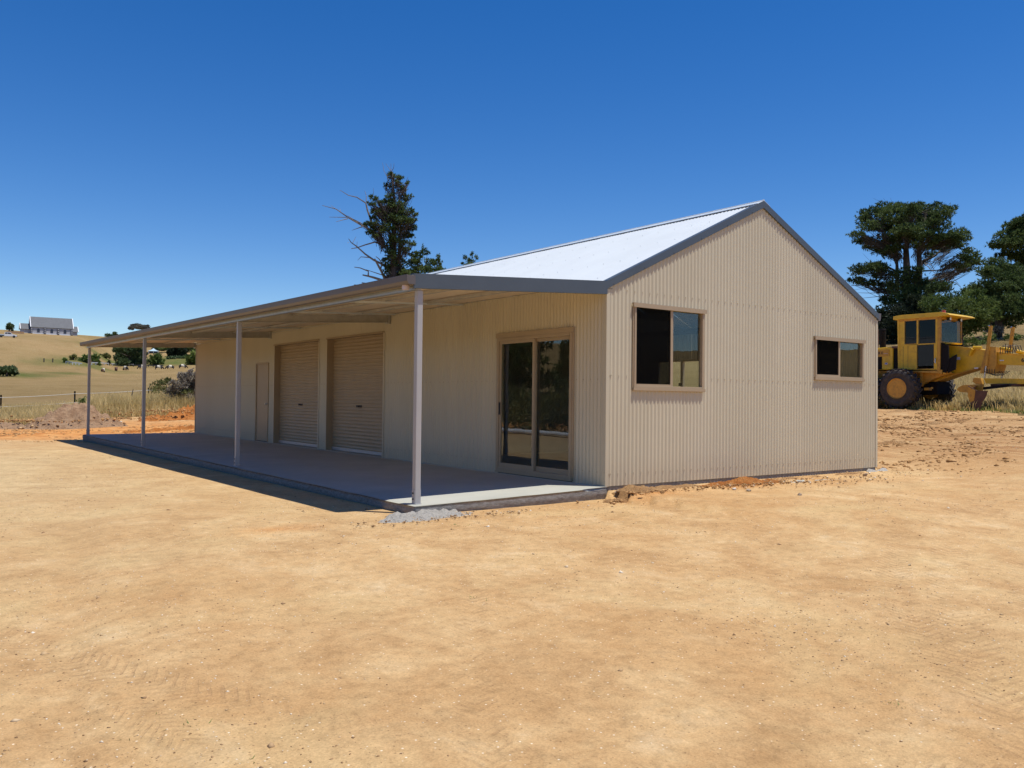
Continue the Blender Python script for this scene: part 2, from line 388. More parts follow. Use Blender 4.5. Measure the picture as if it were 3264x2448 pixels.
def leaf_mat(name, dark, light, trans=.25, rough=.6):
    mt, nt, b = new_mat(name)
    c = ramp(nt, attr(nt, 'tint'), [(0, dark), (1, light)])
    nt.links.new(c, b.inputs['Base Color']); b.inputs['Roughness'].default_value = rough; b.inputs['Specular IOR Level'].default_value = .25
    tl = nt.nodes.new('ShaderNodeBsdfTranslucent'); nt.links.new(c, tl.inputs[0])
    mx = nt.nodes.new('ShaderNodeMixShader'); mx.inputs[0].default_value = trans
    nt.links.new(b.outputs[0], mx.inputs[1]); nt.links.new(tl.outputs[0], mx.inputs[2])
    nt.links.new(mx.outputs[0], nt.nodes['Material Output'].inputs[0]); return mt
M['pine'] = leaf_mat('pine_needles', (.035, .065, .018), (.16, .215, .065), .35)
M['pine_light'] = leaf_mat('young_pine_needles', (.05, .085, .018), (.20, .25, .06), .35)
M['willow'] = leaf_mat('willow_leaves', (.05, .085, .035), (.15, .20, .08))
M['shrub'] = leaf_mat('shrub_leaves', (.08, .13, .03), (.25, .31, .08))
M['olive'] = leaf_mat('olive_leaves', (.10, .11, .03), (.28, .27, .09))
M['hedge'] = leaf_mat('dark_hedge_leaves', (.012, .022, .012), (.035, .05, .022))
M['gum'] = leaf_mat('gum_leaves', (.10, .10, .085), (.24, .23, .18))
M['brush'] = leaf_mat('dead_brush', (.16, .135, .10), (.46, .40, .30), .1)
M['grass'] = leaf_mat('long_dry_grass', (.42, .31, .11), (.80, .61, .29), .5)
M['grass_green'] = leaf_mat('green_grass', (.17, .21, .05), (.48, .48, .16), .45)
M['whitep0'] = paint('white_pipe', (.75, .76, .76), .5, .04)
M['bark'] = paint('pine_bark', (.075, .058, .045), .9, .35, scale=4)
M['dead'] = paint('bleached_dead_wood', (.24, .205, .17), .85, .3, scale=5)
M['stone'] = paint('field_stone', (.34, .25, .17), .9, .3, scale=18)
M['stone_tan'] = paint('tan_stone', (.50, .38, .22), .9, .2, scale=18)
M['stone_pale'] = paint('pale_stone', (.58, .52, .44), .9, .2, scale=18)

# ------------------------------------------------------------ terrain
AZ = [-180, -120, -60, 0, 5.3, 9.0, 11.5, 15.9, 26, 33, 44, 59.7, 67.6, 80, 120, 180]
PR = {
 -180: [(0,-.42),(20,-.5),(40,-.4),(80,1.5),(200,10),(350,26),(500,33),(4000,30)],
 -120: [(0,-.42),(20,-.5),(40,-.4),(80,.5),(200,6),(400,22),(520,27),(4000,24)],
 -60:  [(0,-.42),(20,-.35),(40,-.2),(80,.2),(200,5),(330,22),(460,33),(4000,30)],
 0:    [(0,-.42),(12,-.26),(38,-.1),(55,-.05),(80,.12),(120,1.2),(200,4.8),(250,9),(300,16),(330,22.4),(400,28.6),(460,35.5),(640,38),(4000,30)],
 5.3:  [(0,-.42),(12,-.22),(30,-.23),(38,-.12),(55,.05),(80,.2),(120,1.3),(200,4.9),(250,9),(300,16),(330,22.5),(400,28.8),(460,35.8),(640,38),(4000,30)],
 9.0:  [(0,-.42),(12,-.22),(31,-.25),(38,-.09),(55,.3),(80,.5),(120,1.5),(200,4.9),(250,8.6),(300,14.6),(330,20.6),(400,28.2),(460,33.5),(640,36),(4000,30)],
 11.5: [(0,-.42),(10,-.2),(28,-.2),(38,-.05),(55,.5),(80,.75),(120,1.7),(200,4.8),(300,9.4),(345,13),(400,20.5),(440,30),(465,33),(640,38),(4000,32)],
 15.9: [(0,-.42),(9,-.18),(28,-.12),(38,.05),(55,.7),(80,1.0),(120,1.9),(200,5.0),(300,10.4),(345,14),(400,21),(500,32),(620,43),(720,45),(4000,38)],
 26:   [(0,-.42),(9,-.18),(30,-.12),(40,.2),(55,.9),(120,4),(300,22),(600,46),(4000,38)],
 33:   [(0,-.42),(9,-.18),(30,-.12),(40,.3),(55,1.2),(120,5),(300,26),(600,46),(4000,38)],
 44:   [(0,-.42),(9,-.2),(11,-.06),(18,-.06),(28,.2),(40,1.3),(60,3.5),(120,9),(300,30),(600,46),(4000,38)],
 59.7: [(0,-.42),(8,-.3),(11,-.09),(17.4,-.05),(19.5,.08),(28,.97),(31,1.1),(40,1.7),(50,2.9),(65,5.2),(90,8.2),(150,14.8),(300,33),(450,44),(4000,34)],
 67.6: [(0,-.42),(8,-.3),(13,-.12),(18,.1),(27.5,.97),(31,1.1),(40,1.75),(50,3.1),(65,5.6),(90,8.6),(150,15),(300,33),(450,44),(4000,34)],
 80:   [(0,-.42),(8,-.3),(16,.0),(28,.9),(40,1.6),(65,5),(120,11),(300,28),(450,38),(4000,30)],
 120:  [(0,-.42),(12,-.4),(28,-.1),(60,2),(120,6),(300,19),(450,27),(4000,24)],
 180:  [(0,-.42),(20,-.5),(40,-.4),(80,1.5),(200,10),(350,26),(500,33),(4000,30)],
}
azk = np.array(AZ, float)
for _a, _k in ((0, .85), (5.3, .857), (9.0, .888), (11.5, .905), (15.9, .937), (59.7, .918), (67.6, .857)):
    PR[_a] = [(r_, z_ if r_ < 70 else 1.21+(z_-1.21)*_k) for r_, z_ in PR[_a]]
def prof(a, r):
    p = np.array(PR[a]); return np.interp(r, p[:, 0], p[:, 1])
def Hraw(x, y):
    x = np.asarray(x, float); y = np.asarray(y, float)
    dx = x-CX; dy = y-CY; r = np.hypot(dx, dy); a = np.degrees(np.arctan2(dx, dy))
    i = np.clip(np.searchsorted(azk, a, side='right')-1, 0, len(AZ)-2)
    t = (a-azk[i])/(azk[i+1]-azk[i]); t = np.clip(t, 0, 1); t = t*t*(3-2*t)
    P = np.stack([prof(k, r) for k in AZ])
    idx = np.arange(r.size).reshape(r.shape)
    Pf = P.reshape(len(AZ), -1); z0 = Pf[i.ravel(), idx.ravel()]; z1 = Pf[(i+1).ravel(), idx.ravel()]
    t = t.ravel(); return (z0*(1-t)+z1*t).reshape(r.shape)
def H(x, y):
    x = np.asarray(x, float); y = np.asarray(y, float)
    z = Hraw(x, y); r = np.hypot(x-CX, y-CY)
    # bumps, absent close to the slabs
    dxs = np.maximum(np.maximum(-3.4-x, x-7.0), 0); dys = np.maximum(np.maximum(-.5-y, y-20.9), 0)
    ds = np.hypot(dxs, dys); k = np.clip(ds/1.5, 0, 1)
    inside = ds < 2.5
    zt = np.where(x < 0, -.17-.0042*np.clip(y, 0, 22), -.062)
    z = np.where(inside, zt*(1-np.clip(ds/2.5, 0, 1))+z*np.clip(ds/2.5, 0, 1), z)
    z = z+k*(fbm(x, y, 5.0, 3)*.05+fbm(x, y, .9, 3)*.018)
    far = np.clip((r-60)/100, 0, 1); z = z+far*(fbm(x, y, 60, 3)*.45)
    side = np.clip((x-7.5)/3, 0, 1)*(r < 34)
    z = z+side*fbm(x*1.0, y*.35, 1.1, 4)*.10
    return z
def Hs(x, y): return float(H(np.array([x]), np.array([y]))[0])
def rdirt(a):
    return np.interp(a, [-180, -100, -40, 0, 5.3, 8, 12.8, 15.9, 20, 50, 58, 62, 67.6, 75, 110, 180], [45, 45, 40, 38, 38.5, 40, 43.5, 43, 40, 36, 31.8, 29.6, 27.4, 27, 40, 45])
def terrain():
    azs = np.concatenate([np.arange(-180, -8, 3.0), np.arange(-8, 76, .25), np.arange(76, 180.1, 3.0)])
    rs = [.25]
    while rs[-1] < 4000: rs.append(rs[-1]*(1.028 if rs[-1] < 700 else 1.12))
    rs = np.array(rs); A, Rr = np.meshgrid(np.radians(azs), rs)
    X = CX+np.sin(A)*Rr; Y = CY+np.cos(A)*Rr; Z = H(X, Y)
    nr, na = X.shape
    V = np.c_[X.ravel(), Y.ravel(), Z.ravel()]
    I = np.arange(nr*na).reshape(nr, na)
    F = np.stack([I[:-1, :-1], I[1:, :-1], I[1:, 1:], I[:-1, 1:]], -1).reshape(-1, 4)[:, ::-1]
    ad = np.degrees(A); nz = fbm(X, Y, 4, 4)
    gr = (Rr-rdirt(ad)+nz*2.2)
    orange = np.clip(1-np.abs(Y-25.2-nz*3)/5.8, 0, 1)**.5*np.clip((24-X)/8, 0, 1)*np.clip((Y-19.6)/1.2, 0, 1)
    orange = np.maximum(orange, .8*np.clip(1-np.hypot((X-2.4)/1.2, (Y+.55)/.28), 0, 1))
    orange = np.maximum(orange, .6*np.clip(1-np.hypot((X-.4)/.9, (Y+.5)/.4), 0, 1))
    orange = np.maximum(orange, .5*np.clip(1-np.hypot((X+4.9)/.7, (Y+.3)/.25)+nz*.6, 0, 1))
    pale = np.clip(1-np.hypot((X+7)/7, (Y-9)/11)+nz*.5, 0, 1)
    pale = np.maximum(pale, np.clip(1-np.hypot((X-4)/2.4, (Y+1.6)/.6)+nz*.5, 0, 1)*.8)
    churn = np.clip((X-7.3)/3+nz*.6, 0, 1)*np.clip((Rr-15)/4, 0, 1)*np.clip(1.2-(Rr-20)/12, .35, 1)*(Y < 12)
    green = np.zeros_like(X)
    def patch(px, py, wx, wy):  # patch of green grass centred where the photo shows it
        nonlocal green
        c = hit(px, py); u = np.array([c[0]-CX, c[1]-CY]); rr = np.linalg.norm(u); u /= rr
        dl = (X-c[0])*u[0]+(Y-c[1])*u[1]; dt = (X-c[0])*u[1]-(Y-c[1])*u[0]
        green = np.maximum(green, np.clip(1.3-np.hypot(dl/wy, dt/wx)+nz*.5, 0, 1))
    patch(90, 1196, 7, 12); patch(200, 1190, 6, 7); patch(545, 1158, 14, 22); patch(300, 1163, 12, 10); patch(3264, 1306, 2.5, 1.2); patch(3050, 1293, 2.4, 1.0)
    patch(520, 1268, 3, 6); patch(240, 1157, 14, 12); patch(370, 1158, 16, 14); patch(560, 1145, 16, 14)
    zone_d = np.stack([orange, pale, churn], -1).reshape(-1, 3); zone_g = np.stack([green*0, green, green*0], -1).reshape(-1, 3)
    fc = gr.ravel()[F].mean(1)
    for nm, msk, zz, mt in (('dirt_yard', fc < 0, zone_d, M['dirt']), ('pasture', fc >= 0, zone_g, M['pasture'])):
        Fs = F[msk]; used, inv = np.unique(Fs.ravel(), return_inverse=True)
        o = np_mesh(nm, V[used], inv.reshape(-1, 4), mt, None, True, {'zone': zz[used]})
        o['kind'] = 'structure'
def hit(px, py, r0=6, r1=1200):
    d = ray(px, py); rs = np.geomspace(r0, r1, 1500); P = C0[None]+d[None]*rs[:, None]
    g = H(P[:, 0], P[:, 1]); below = np.nonzero(P[:, 2] < g)[0]
    if len(below) == 0: k = len(rs)-1
    else: k = below[0]
    x, y = P[k, 0], P[k, 1]; return np.array([x, y, Hs(x, y)])
terrain()

# ------------------------------------------------------------ corrugated sheeting
PIT_C = .0762
def corr(name, O, U, Vv, N, u0, u1, vr, mat, parent, amp=.0072, per=8, phase=0., lift=.0035, holes=()):
    """corrugated sheet: across U from u0 to u1, running along V; vr(u)->(v0,v1); holes=(ua,ub,va,vb)"""
    O = np.array(O, float); U = np.array(U, float); Vv = np.array(Vv, float); N = np.array(N, float)
    for h in holes:   # a sheet wholly crossed by an opening is cut into one piece below and one above
        if h[0] <= u0 and h[1] >= u1:
            rest = [q for q in holes if q is not h]; args = (mat, parent, amp, per, phase, lift, rest)
            corr(name, O, U, Vv, N, u0, u1, lambda q: (vr(q)[0], min(vr(q)[1], h[2])), *args)
            return corr(name, O, U, Vv, N, u0, u1, lambda q: (max(vr(q)[0], h[3]), vr(q)[1]), *args)
    us = list(np.arange(u0, u1, PIT_C/per))+[u1]
    for h in holes:
        for q in h[:2]:
            if u0 < q < u1: us += [q]
    us = sorted(set(round(q, 5) for q in us))
    mb = MB()
    def P(u, v):
        t = (u-u0)/max(u1-u0, 1e-6)
        return O+U*u+Vv*v+N*(amp*math.cos(2*math.pi*(u-phase)/PIT_C)+lift*t)
    for a, b in zip(us[:-1], us[1:]):
        if b-a < 1e-6: continue
        mid = (a+b)/2; va, vb = vr(a), vr(b); cuts = []
        hs_ = sorted([(h[2], h[3]) for h in holes if h[0] < mid < h[1]])
        lo_a, lo_b = va[0], vb[0]; segs = []
        for h0, h1 in hs_:
            if h0 > lo_a+.001: segs.append((lo_a, h0, lo_b, h0))
            lo_a = lo_b = h1
        segs.append((lo_a, va[1], lo_b, vb[1]))
        for a0, a1, b0, b1 in segs:
            if a1-a0 < .003 and b1-b0 < .003: continue
            mb.quad(P(a, a0), P(b, b0), P(b, b1), P(a, a1))
    if not mb.f: return None
    return mb.build(name, mat, parent, smooth=True, weld=True)

W, L, HE, PK = 6.9, 19.55, 2.775, 4.395
VZ0w = 2.855
SL = (PK-HE)/(W/2)
shed = thing('metal_shed', (0, 0, 0), 'long cream corrugated shed with white roof and open lean-to verandah', 'shed')

BW = (.52, 2.01, 1.38, 2.59); SW = (4.91, 6.41, 1.63, 2.34)
ph = .2339 % PIT_C
# gable wall facing the camera side
k = 0; u = .015
while u < W-.01:
    e = min(u+.762, W)
    corr('wall_sheet', (0, 0, 0), (1, 0, 0), (0, 0, 1), (0, -1, 0), u, e, lambda q: (0.0, HE+SL*min(q, W-q)+.02), M['wall'], shed, per=10, phase=ph, holes=(BW, SW)); u = e
# long wall under the verandah
SD = (.70, 2.58, -.01, 2.20); RB = (6.60, 9.33, -.01, 2.52); RA = (9.80, 12.59, -.01, 2.52); PD = (13.02, 13.96, -.01, 2.10)
u = 0
while u < L-.01:
    e = min(u+.762, L)
    corr('wall_sheet', (0, 0, 0), (0, 1, 0), (0, 0, 1), (-1, 0, 0), u, e, lambda q: (0.0, VZ0w+.0045*q), M['wall'], shed, per=8, phase=.01, holes=(SD, RB, RA, PD)); u = e
# wall on the far long side, with an opening that lets daylight through, and the rear gable
OPN = (4.20, 5.62, .0, 2.17)
u = 0
while u < L-.01:
    e = min(u+.762, L)
    corr('wall_sheet', (W, 0, 0), (0, 1, 0), (0, 0, 1), (1, 0, 0), u, e, lambda q: (0.0, HE+.02), M['wall'], shed, per=4, holes=(OPN,)); u = e
u = 0
while u < W-.01:
    e = min(u+.762, W)
    corr('wall_sheet', (0, L, 0), (1, 0, 0), (0, 0, 1), (0, 1, 0), u, e, lambda q: (0.0, HE+SL*min(q, W-q)+.02), M['wall'], shed, per=4); u = e
# main roof slopes
ca = 1/math.hypot(1, SL); sa = SL*ca; RL = (W/2)/ca
zr = HE+.095
for sgn, ox in ((1, -.0), (-1, W+.0)):
    u = -.015
    while u < L:
        e = min(u+.762, L+.03)
        corr('roof_sheet', (ox, 0, zr), (0, 1, 0), (sgn*ca, 0, sa), (-sgn*sa, 0, ca), u, e,
             lambda q, s=sgn: (-.02 if s == 1 else -.05, RL-.03), M['roof'], shed, per=6); u = e
# verandah roof: falls from the wall to the outer beam
VZ0, VZ1 = 2.865, 2.655
def outer_z(y): return VZ1+.0085*max(y, 0)
def inner_z(y): return VZ0+.0045*max(y, 0)
u = -.015
while u < L+1.1:
    e = min(u+.762, L+1.2); ym = (u+e)/2; dz = outer_z(ym)-inner_z(ym); vl = math.hypot(3.08, dz)
    vd = np.array([-3.08, 0, dz])/vl; vn = np.array([dz, 0, 3.08])/vl
    corr('verandah_roof_sheet', (0, 0, inner_z(ym)-.004-.0065*ym), (0, 1, .0065), vd, vn, u, e, lambda q, v=vl: (-.24 if 0 < u < L-.8 else 0, v), M['under'], shed, per=6); u = e
# ridge cap
mb = MB(); pk = PK+.095+.016
for sgn in (1, -1):
    a = (W/2, pk+.012); b = (W/2-sgn*.16, pk+.012-.16*SL)
    mb.beam((b[0], -.03, b[1]), (b[0], L+.04, b[1]), .006, .01)
    n = np.array([-sgn*sa, 0, ca])*.004
    p = [np.array([a[0], -.035, a[1]]), np.array([a[0], L+.04, a[1]]), np.array([b[0], L+.04, b[1]]), np.array([b[0], -.035, b[1]])]
    mb.quad(*p); mb.quad(*[q-n for q in p][::-1]); mb.quad(p[0], p[3], p[3]-n, p[0]-n); mb.quad(p[3], p[2], p[2]-n, p[3]-n)
mb.tube([(W/2, -.036, pk+.014), (W/2, L+.04, pk+.014)], .012, 8)
mb.build('ridge_cap', M['ridge'], shed)
# barge boards on the gable
for sgn in (1, -1):
    def X(q): return q if sgn == 1 else W-q
    mb = MB(); o0 = -.02
    poly = [(X(o0), HE-.0+SL*o0), (X(W/2), PK), (X(W/2), PK+.115), (X(o0), HE+.115+SL*o0)]
    mb.prism(poly, -.034, -.022, axis=1)
    poly2 = [(X(o0), HE+.105+SL*o0), (X(W/2), PK+.105), (X(W/2), PK+.117), (X(o0), HE+.117+SL*o0)]
    mb.prism(poly2, -.022, .07, axis=1)
    mb.prism([(X(o0), HE-.004+SL*o0), (X(W/2), PK-.004), (X(W/2), PK+.006), (X(o0), HE+.006+SL*o0)], -.022, -.009, axis=1)
    mb.build('barge_board', M['blue'], shed)
# verandah barge board
mb = MB()
mb.prism([(-3.12, 2.505), (-.021, 2.69), (-.021, 2.872), (-3.12, 2.68)], -.036, -.026, axis=1)
mb.prism([(-3.12, 2.668), (-.021, 2.860), (-.021, 2.874), (-3.12, 2.682)], -.026, .05, axis=1)
mb.prism([(-3.12, 2.503), (-.021, 2.688), (-.021, 2.696), (-3.12, 2.511)], -.026, -.004, axis=1)
mb.build('verandah_barge_board', M['blue'], shed)
# gutters
def gutter(name, x, z0, y0, y1, slope, sgn, gh=.105):
    mb = MB(); prof_ = [(0, gh), (-.105*sgn, gh), (-.115*sgn, gh-.005), (-.11*sgn, gh*.35), (-.09*sgn, .0), (0, 0)]
    n = len(prof_); base = len(mb.v)
    for y in (y0, y1):
        for q in prof_: mb.v.append((x+q[0], y, z0+q[1]+slope*(y-y0)))
    for i in range(1, n):
        j = (i+1) % n
        if i == n-1: j = 0
        mb.f.append((base+i, base+j, base+n+j, base+n+i)); mb.mi.append(0)
    # lip, floor thickness and end caps
    mb.f.append(tuple(base+i for i in range(n))); mb.mi.append(0); mb.f.append(tuple(base+n+i for i in range(n))[::-1]); mb.mi.append(0)
    mb.beam((x-.112*sgn, y0, z0+gh-.002), (x-.112*sgn, y1, z0+gh-.002+slope*(y1-y0)), .012, .012)
    return mb.build(name, M['gutter'], shed)
gutter('gutter', -3.105, 2.55, -.05, 20.85, .0084, 1)
gutter('gutter', 7.0-.105, HE-.02, -.02, L, 0, -1, .14)
mb = MB(); mb.tube([(-3.14, .12, 2.57), (-3.14, .12, 2.50)], .045, 12); mb.build('gutter_outlet', M['pipe'], shed, smooth=False)
# outer beam (C section), wall plate purlins, rafters and bridging rods of the verandah
BB = 2.50; BS = .0078
def vz(x, y): return inner_z(y)-.018+(x/-3.08)*(outer_z(y)-inner_z(y))
mb = MB(); ye = 20.6; dzb = BS*ye
mb.beam((-3.055, .02, BB+.0725), (-3.055, ye, BB+.0725+dzb), .006, .145); mb.beam((-3.02, .02, BB+.003), (-3.02, ye, BB+.003+dzb), .064, .006); mb.beam((-3.02, .02, BB+.142), (-3.02, ye, BB+.142+dzb), .064, .006)
mb.build('verandah_beam', M['galv'], shed)
for xx in (-1.0, -2.0):
    mb = MB(); a = vz(xx, 0)-.03; b = vz(xx, L)-.03
    mb.beam((xx, .02, a), (xx, 19.8, b), .045, .045); mb.build('purlin', M['rafter'], shed)
for yy in (6.40, 12.9, 19.62):
    mb = MB(); zo = .0045*yy
    mb.beam((-.03, yy, vz(0, yy)-.085), (-3.0, yy, vz(-3.0, yy)-.085), .008, .15)
    mb.beam((-.03, yy-.03, vz(0, yy)-.16), (-3.0, yy-.03, vz(-3.0, yy)-.16), .06, .006)
    mb.build('rafter', M['rafter'], shed)
    mb = MB(); mb.box((-.045, yy-.09, vz(0, yy)-.19), (-.012, yy+.09, vz(0, yy)-.01)); mb.build('rafter_bracket', M['rafter'], shed)
for ya, yb in ((2.3, 3.65), (4.45, 6.1), (9.0, 10.9), (15.6, 17.0)):
    mb = MB(); mb.beam((-3.0, ya, vz(-3, ya)-.10), (-.03, yb, vz(0, yb)-.02), .03, .03); mb.build('bridging_rod', M['ridge'], shed)
# soffit strip between beam and gutter
mb = MB(); mb.beam((-3.09, -.02, 2.595), (-3.09, 20.75, 2.595+.0082*20.77), .02, .09); mb.build('fascia', M['trim'], shed)

# verandah posts
def slabz(x, y):
    e = -.053; return e*min(1, -x/3.0)
posts = [(.05, 2.495), (6.46, 2.55), (13.4, 2.602), (20.45, 2.655)]
for i, (yy, zt) in enumerate(posts):
    zb = slabz(-3, yy); h = .0375
    mb = MB(); mb.box((-3.0-h, yy-h, zb+.004), (-3.0+h, yy+h, zt))
    po = mb.build('verandah_post', M['post'], shed, bevel=.006)
    mb = MB(); mb.box((-3.0-h-.006, yy-h-.02, zb), (-3.0+h+.006, yy+h+.02, zb+.008)); mb.box((-3.0-h-.006, yy-.03, zb+.008), (-3.0-h-.001, yy+.03, zb+.17))
    mb.box((-3.0+h+.001, yy-.03, zb+.008), (-3.0+h+.006, yy+.03, zb+.17)); mb.build('base_bracket', M['post'], po)
    for zz in (.06, .13):
        mb = MB(); mb.tube([(-3.0-h-.006, yy, zb+zz), (-3.0-h-.016, yy, zb+zz)], .011, 6); mb.build('bolt', M['dark'], po)
# corner flashings
for x0, x1, y0, y1 in ((-.012, .055, -.0125, -.0105), (-.0135, -.0115, -.011, .055), (W-.05, W+.012, -.0125, -.0105)):
    mb = MB(); mb.box((x0, y0, -.002), (x1, y1, HE-.01)); mb.build('corner_flashing', M['wall'], shed)
mb = MB(); mb.box((-.014, L-.05, -.002), (-.0115, L+.012, HE+.08)); mb.build('corner_flashing', M['trim'], shed)
# wall screws
def screws(pts, nrm, name='screws', mt='wall', s=.0048):
    mb = MB(); n = np.array(nrm, float)
    h = np.array([0, 0, 1.0]) if abs(n[2]) < .8 else np.array([0, 1.0, 0])
    a = np.cross(n, h); a /= np.linalg.norm(a); b = np.cross(n, a)
    for p in pts:
        p = np.array(p, float); mb.tube([p, p+n*.003], s*1.5, 8); mb.tube([p+n*.003, p+n*.009], s, 6)
    o = mb.build(name, M[mt], shed); o['kind'] = 'stuff'; return o
pts = []
def inh(x, z, hs): return any(h[0]-.06 < x < h[1]+.06 and h[2]-.06 < z < h[3]+.06 for h in hs)
for zz in (.17, 1.555, 2.775):
    for i in range(46):
        x = .2339+.1524*i-.1524
        if 0 < x < W-.02 and not inh(x, zz, (BW, SW)): pts.append((x, -.0095, zz))
    pts += [(.055, -.0095, zz), (.082, -.0095, zz)]
screws(pts, (0, -1, 0))
pts = []
for zz in (.19, 1.5):
    for i in range(130):
        y = .01+.1524*i+.0762*0
        if not inh(y, zz, (SD, RB, RA, PD)): pts.append((-.0095, y, zz))
screws(pts, (-1, 0, 0), mt='trim')
pts = []
for t in np.arange(.25, RL, .9):
    for y in np.arange(.1, L, .1905*2):
        y = round(y/PIT_C)*PIT_C-.015
        pts.append((t*ca-sa*.010, y, zr+t*sa+ca*.010))
screws(pts, (-sa, 0, ca), mt='roof', s=.0036)
pts = []
for q in np.arange(.1, W/2, .61):
    for sgn in (0, 1):
        x = q if not sgn else W-q
        pts.append((x, -.034, HE+SL*q+.02))
screws(pts, (0, -1, 0), mt='blue')

# ---- gable windows
def gwindow(b, split, label):
    x0, x1, z0, z1 = b
    wn = MB(); t = .038
    wn.box((x0, -.030, z0), (x0+t, .045, z1)); wn.box((x1-t, -.030, z0), (x1, .045, z1))
    wn.box((x0+t, -.030, z1-t), (x1-t, .045, z1)); wn.box((x0+t, -.030, z0), (x1-t, .045, z0+t))
    w_ = wn.build('window', M['trim'], shed, bevel=.003); w_['label'] = label
    mb = MB(); mb.box((x0-.035, -.050, z1-.004), (x1+.035, -.009, z1+.022)); mb.box((x0-.035, -.050, z1-.042), (x1+.035, -.0455, z1-.004)); mb.build('head_flashing', M['trim'], w_)
    mb = MB(); mb.box((x0-.02, -.044, z0-.03), (x1+.02, -.0305, z0+.012)); mb.box((x0-.02, -.0300, z0-.035), (x1+.02, -.008, z0-.001)); mb.build('sill', M['trim'], w_)
    for q0, q1 in ((x0-.022, x0-.001), (x1+.001, x1+.022)):
        mb = MB(); mb.box((q0, -.018, z0+.012), (q1, -.008, z1-.043)); mb.build('side_flashing', M['trim'], w_)
    # sliding sash on the left with a fly screen, fixed pane on the right
    mb = MB(); s = .028
    mb.box((split-.02, -.022, z0+t), (split+.02, .012, z1-t)); mb.box((x0+t, -.022, z0+t), (split-.02, .002, z0+t+s)); mb.box((split+.024, -.012, z0+t), (split+.042, .03, z1-t))
    mb.build('sash', M['trim'], w_)
    mb = MB(); mb.box((x0+t, .006, z0+t+s), (split-.02, .011, z1-t)); mb.build('pane', M['glass'], w_)
    mb = MB(); mb.box((split+.042, .016, z0+t), (x1-t, .021, z1-t)); mb.build('pane', M['glass'], w_)
    mb = MB(); g = .0
    mb.box((x0+t+.001, -.010, z0+t+s), (split-.021, -.008, z1-t)); fsn = mb.build('fly_screen', M['fly'], w_)
mt = bpy.data.materials.new('insect_mesh'); mt.use_nodes = True; nt = mt.node_tree; nt.nodes.clear()
o_ = nt.nodes.new('ShaderNodeOutputMaterial'); mx = nt.nodes.new('ShaderNodeMixShader'); mx.inputs[0].default_value = .72
tr = nt.nodes.new('ShaderNodeBsdfTransparent'); df = nt.nodes.new('ShaderNodeBsdfDiffuse'); df.inputs[0].default_value = (.006, .006, .006, 1)
nt.links.new(tr.outputs[0], mx.inputs[1]); nt.links.new(df.outputs[0], mx.inputs[2]); nt.links.new(mx.outputs[0], o_.inputs[0]); M['fly'] = mt
gwindow(BW, 1.295, 'large two-pane sliding window')
gwindow(SW, 5.64, 'small two-pane sliding window')

# ---- glazed sliding door
y0, y1, z0, z1 = SD
mb = MB(); t = .05
mb.box((-.045, y0, .045), (.06, y0+t, z1)); mb.box((-.045, y1-t, .045), (.06, y1, z1)); mb.box((-.045, y0+t, z1-t), (.06, y1-t, z1)); mb.box((-.045, y0+t, .045), (.06, y1-t, .045+t))
sdo = mb.build('sliding_door', M['trim'], shed, bevel=.003); sdo['label'] = 'tall glazed sliding door with two panes'
mb = MB(); mb.box((-.052, y0-.03, z1+.001), (-.009, y1+.03, z1+.075)); mb.build('head_flashing', M['trim'], sdo)
for a, b in ((y0-.03, y0-.001), (y1+.001, y1+.03)):
    mb = MB(); mb.box((-.03, a, .05), (-.009, b, z1)); mb.build('side_flashing', M['trim'], sdo)
mb = MB(); mb.box((-.05, y0-.02, .015), (.05, y1+.02, .044)); mb.build('threshold', M['trim'], sdo)
mb = MB(); mb.box((-.0, y0-.0, -.001), (.05, y1, .014)); mb.build('door_gap_shade', M['dark'], sdo)  # dark strip standing in for the shade in the gap below the door
for a, b, x in ((1.60, y1-t, -.030), (y0+t, 1.66, .012)):
    mb = MB(); f = .05; zb_ = .045+t
    mb.box((x, a, zb_), (x+.03, a+f, z1-t)); mb.box((x, b-f, zb_), (x+.03, b, z1-t)); mb.box((x, a+f, zb_), (x+.03, b-f, zb_+.075)); mb.box((x, a+f, z1-t-f), (x+.03, b-f, z1-t))
    sh_ = mb.build('door_sash', M['trim'], sdo)
    mb = MB(); mb.box((x+.012, a+f, zb_+.075), (x+.018, b-f, z1-t-f)); mb.build('pane', M['glass'], sdo)
mb = MB(); mb.box((-.05, y1-t-.038, .95), (-.031, y1-t-.012, 1.15)); mb.build('handle', M['dark'], sdo)

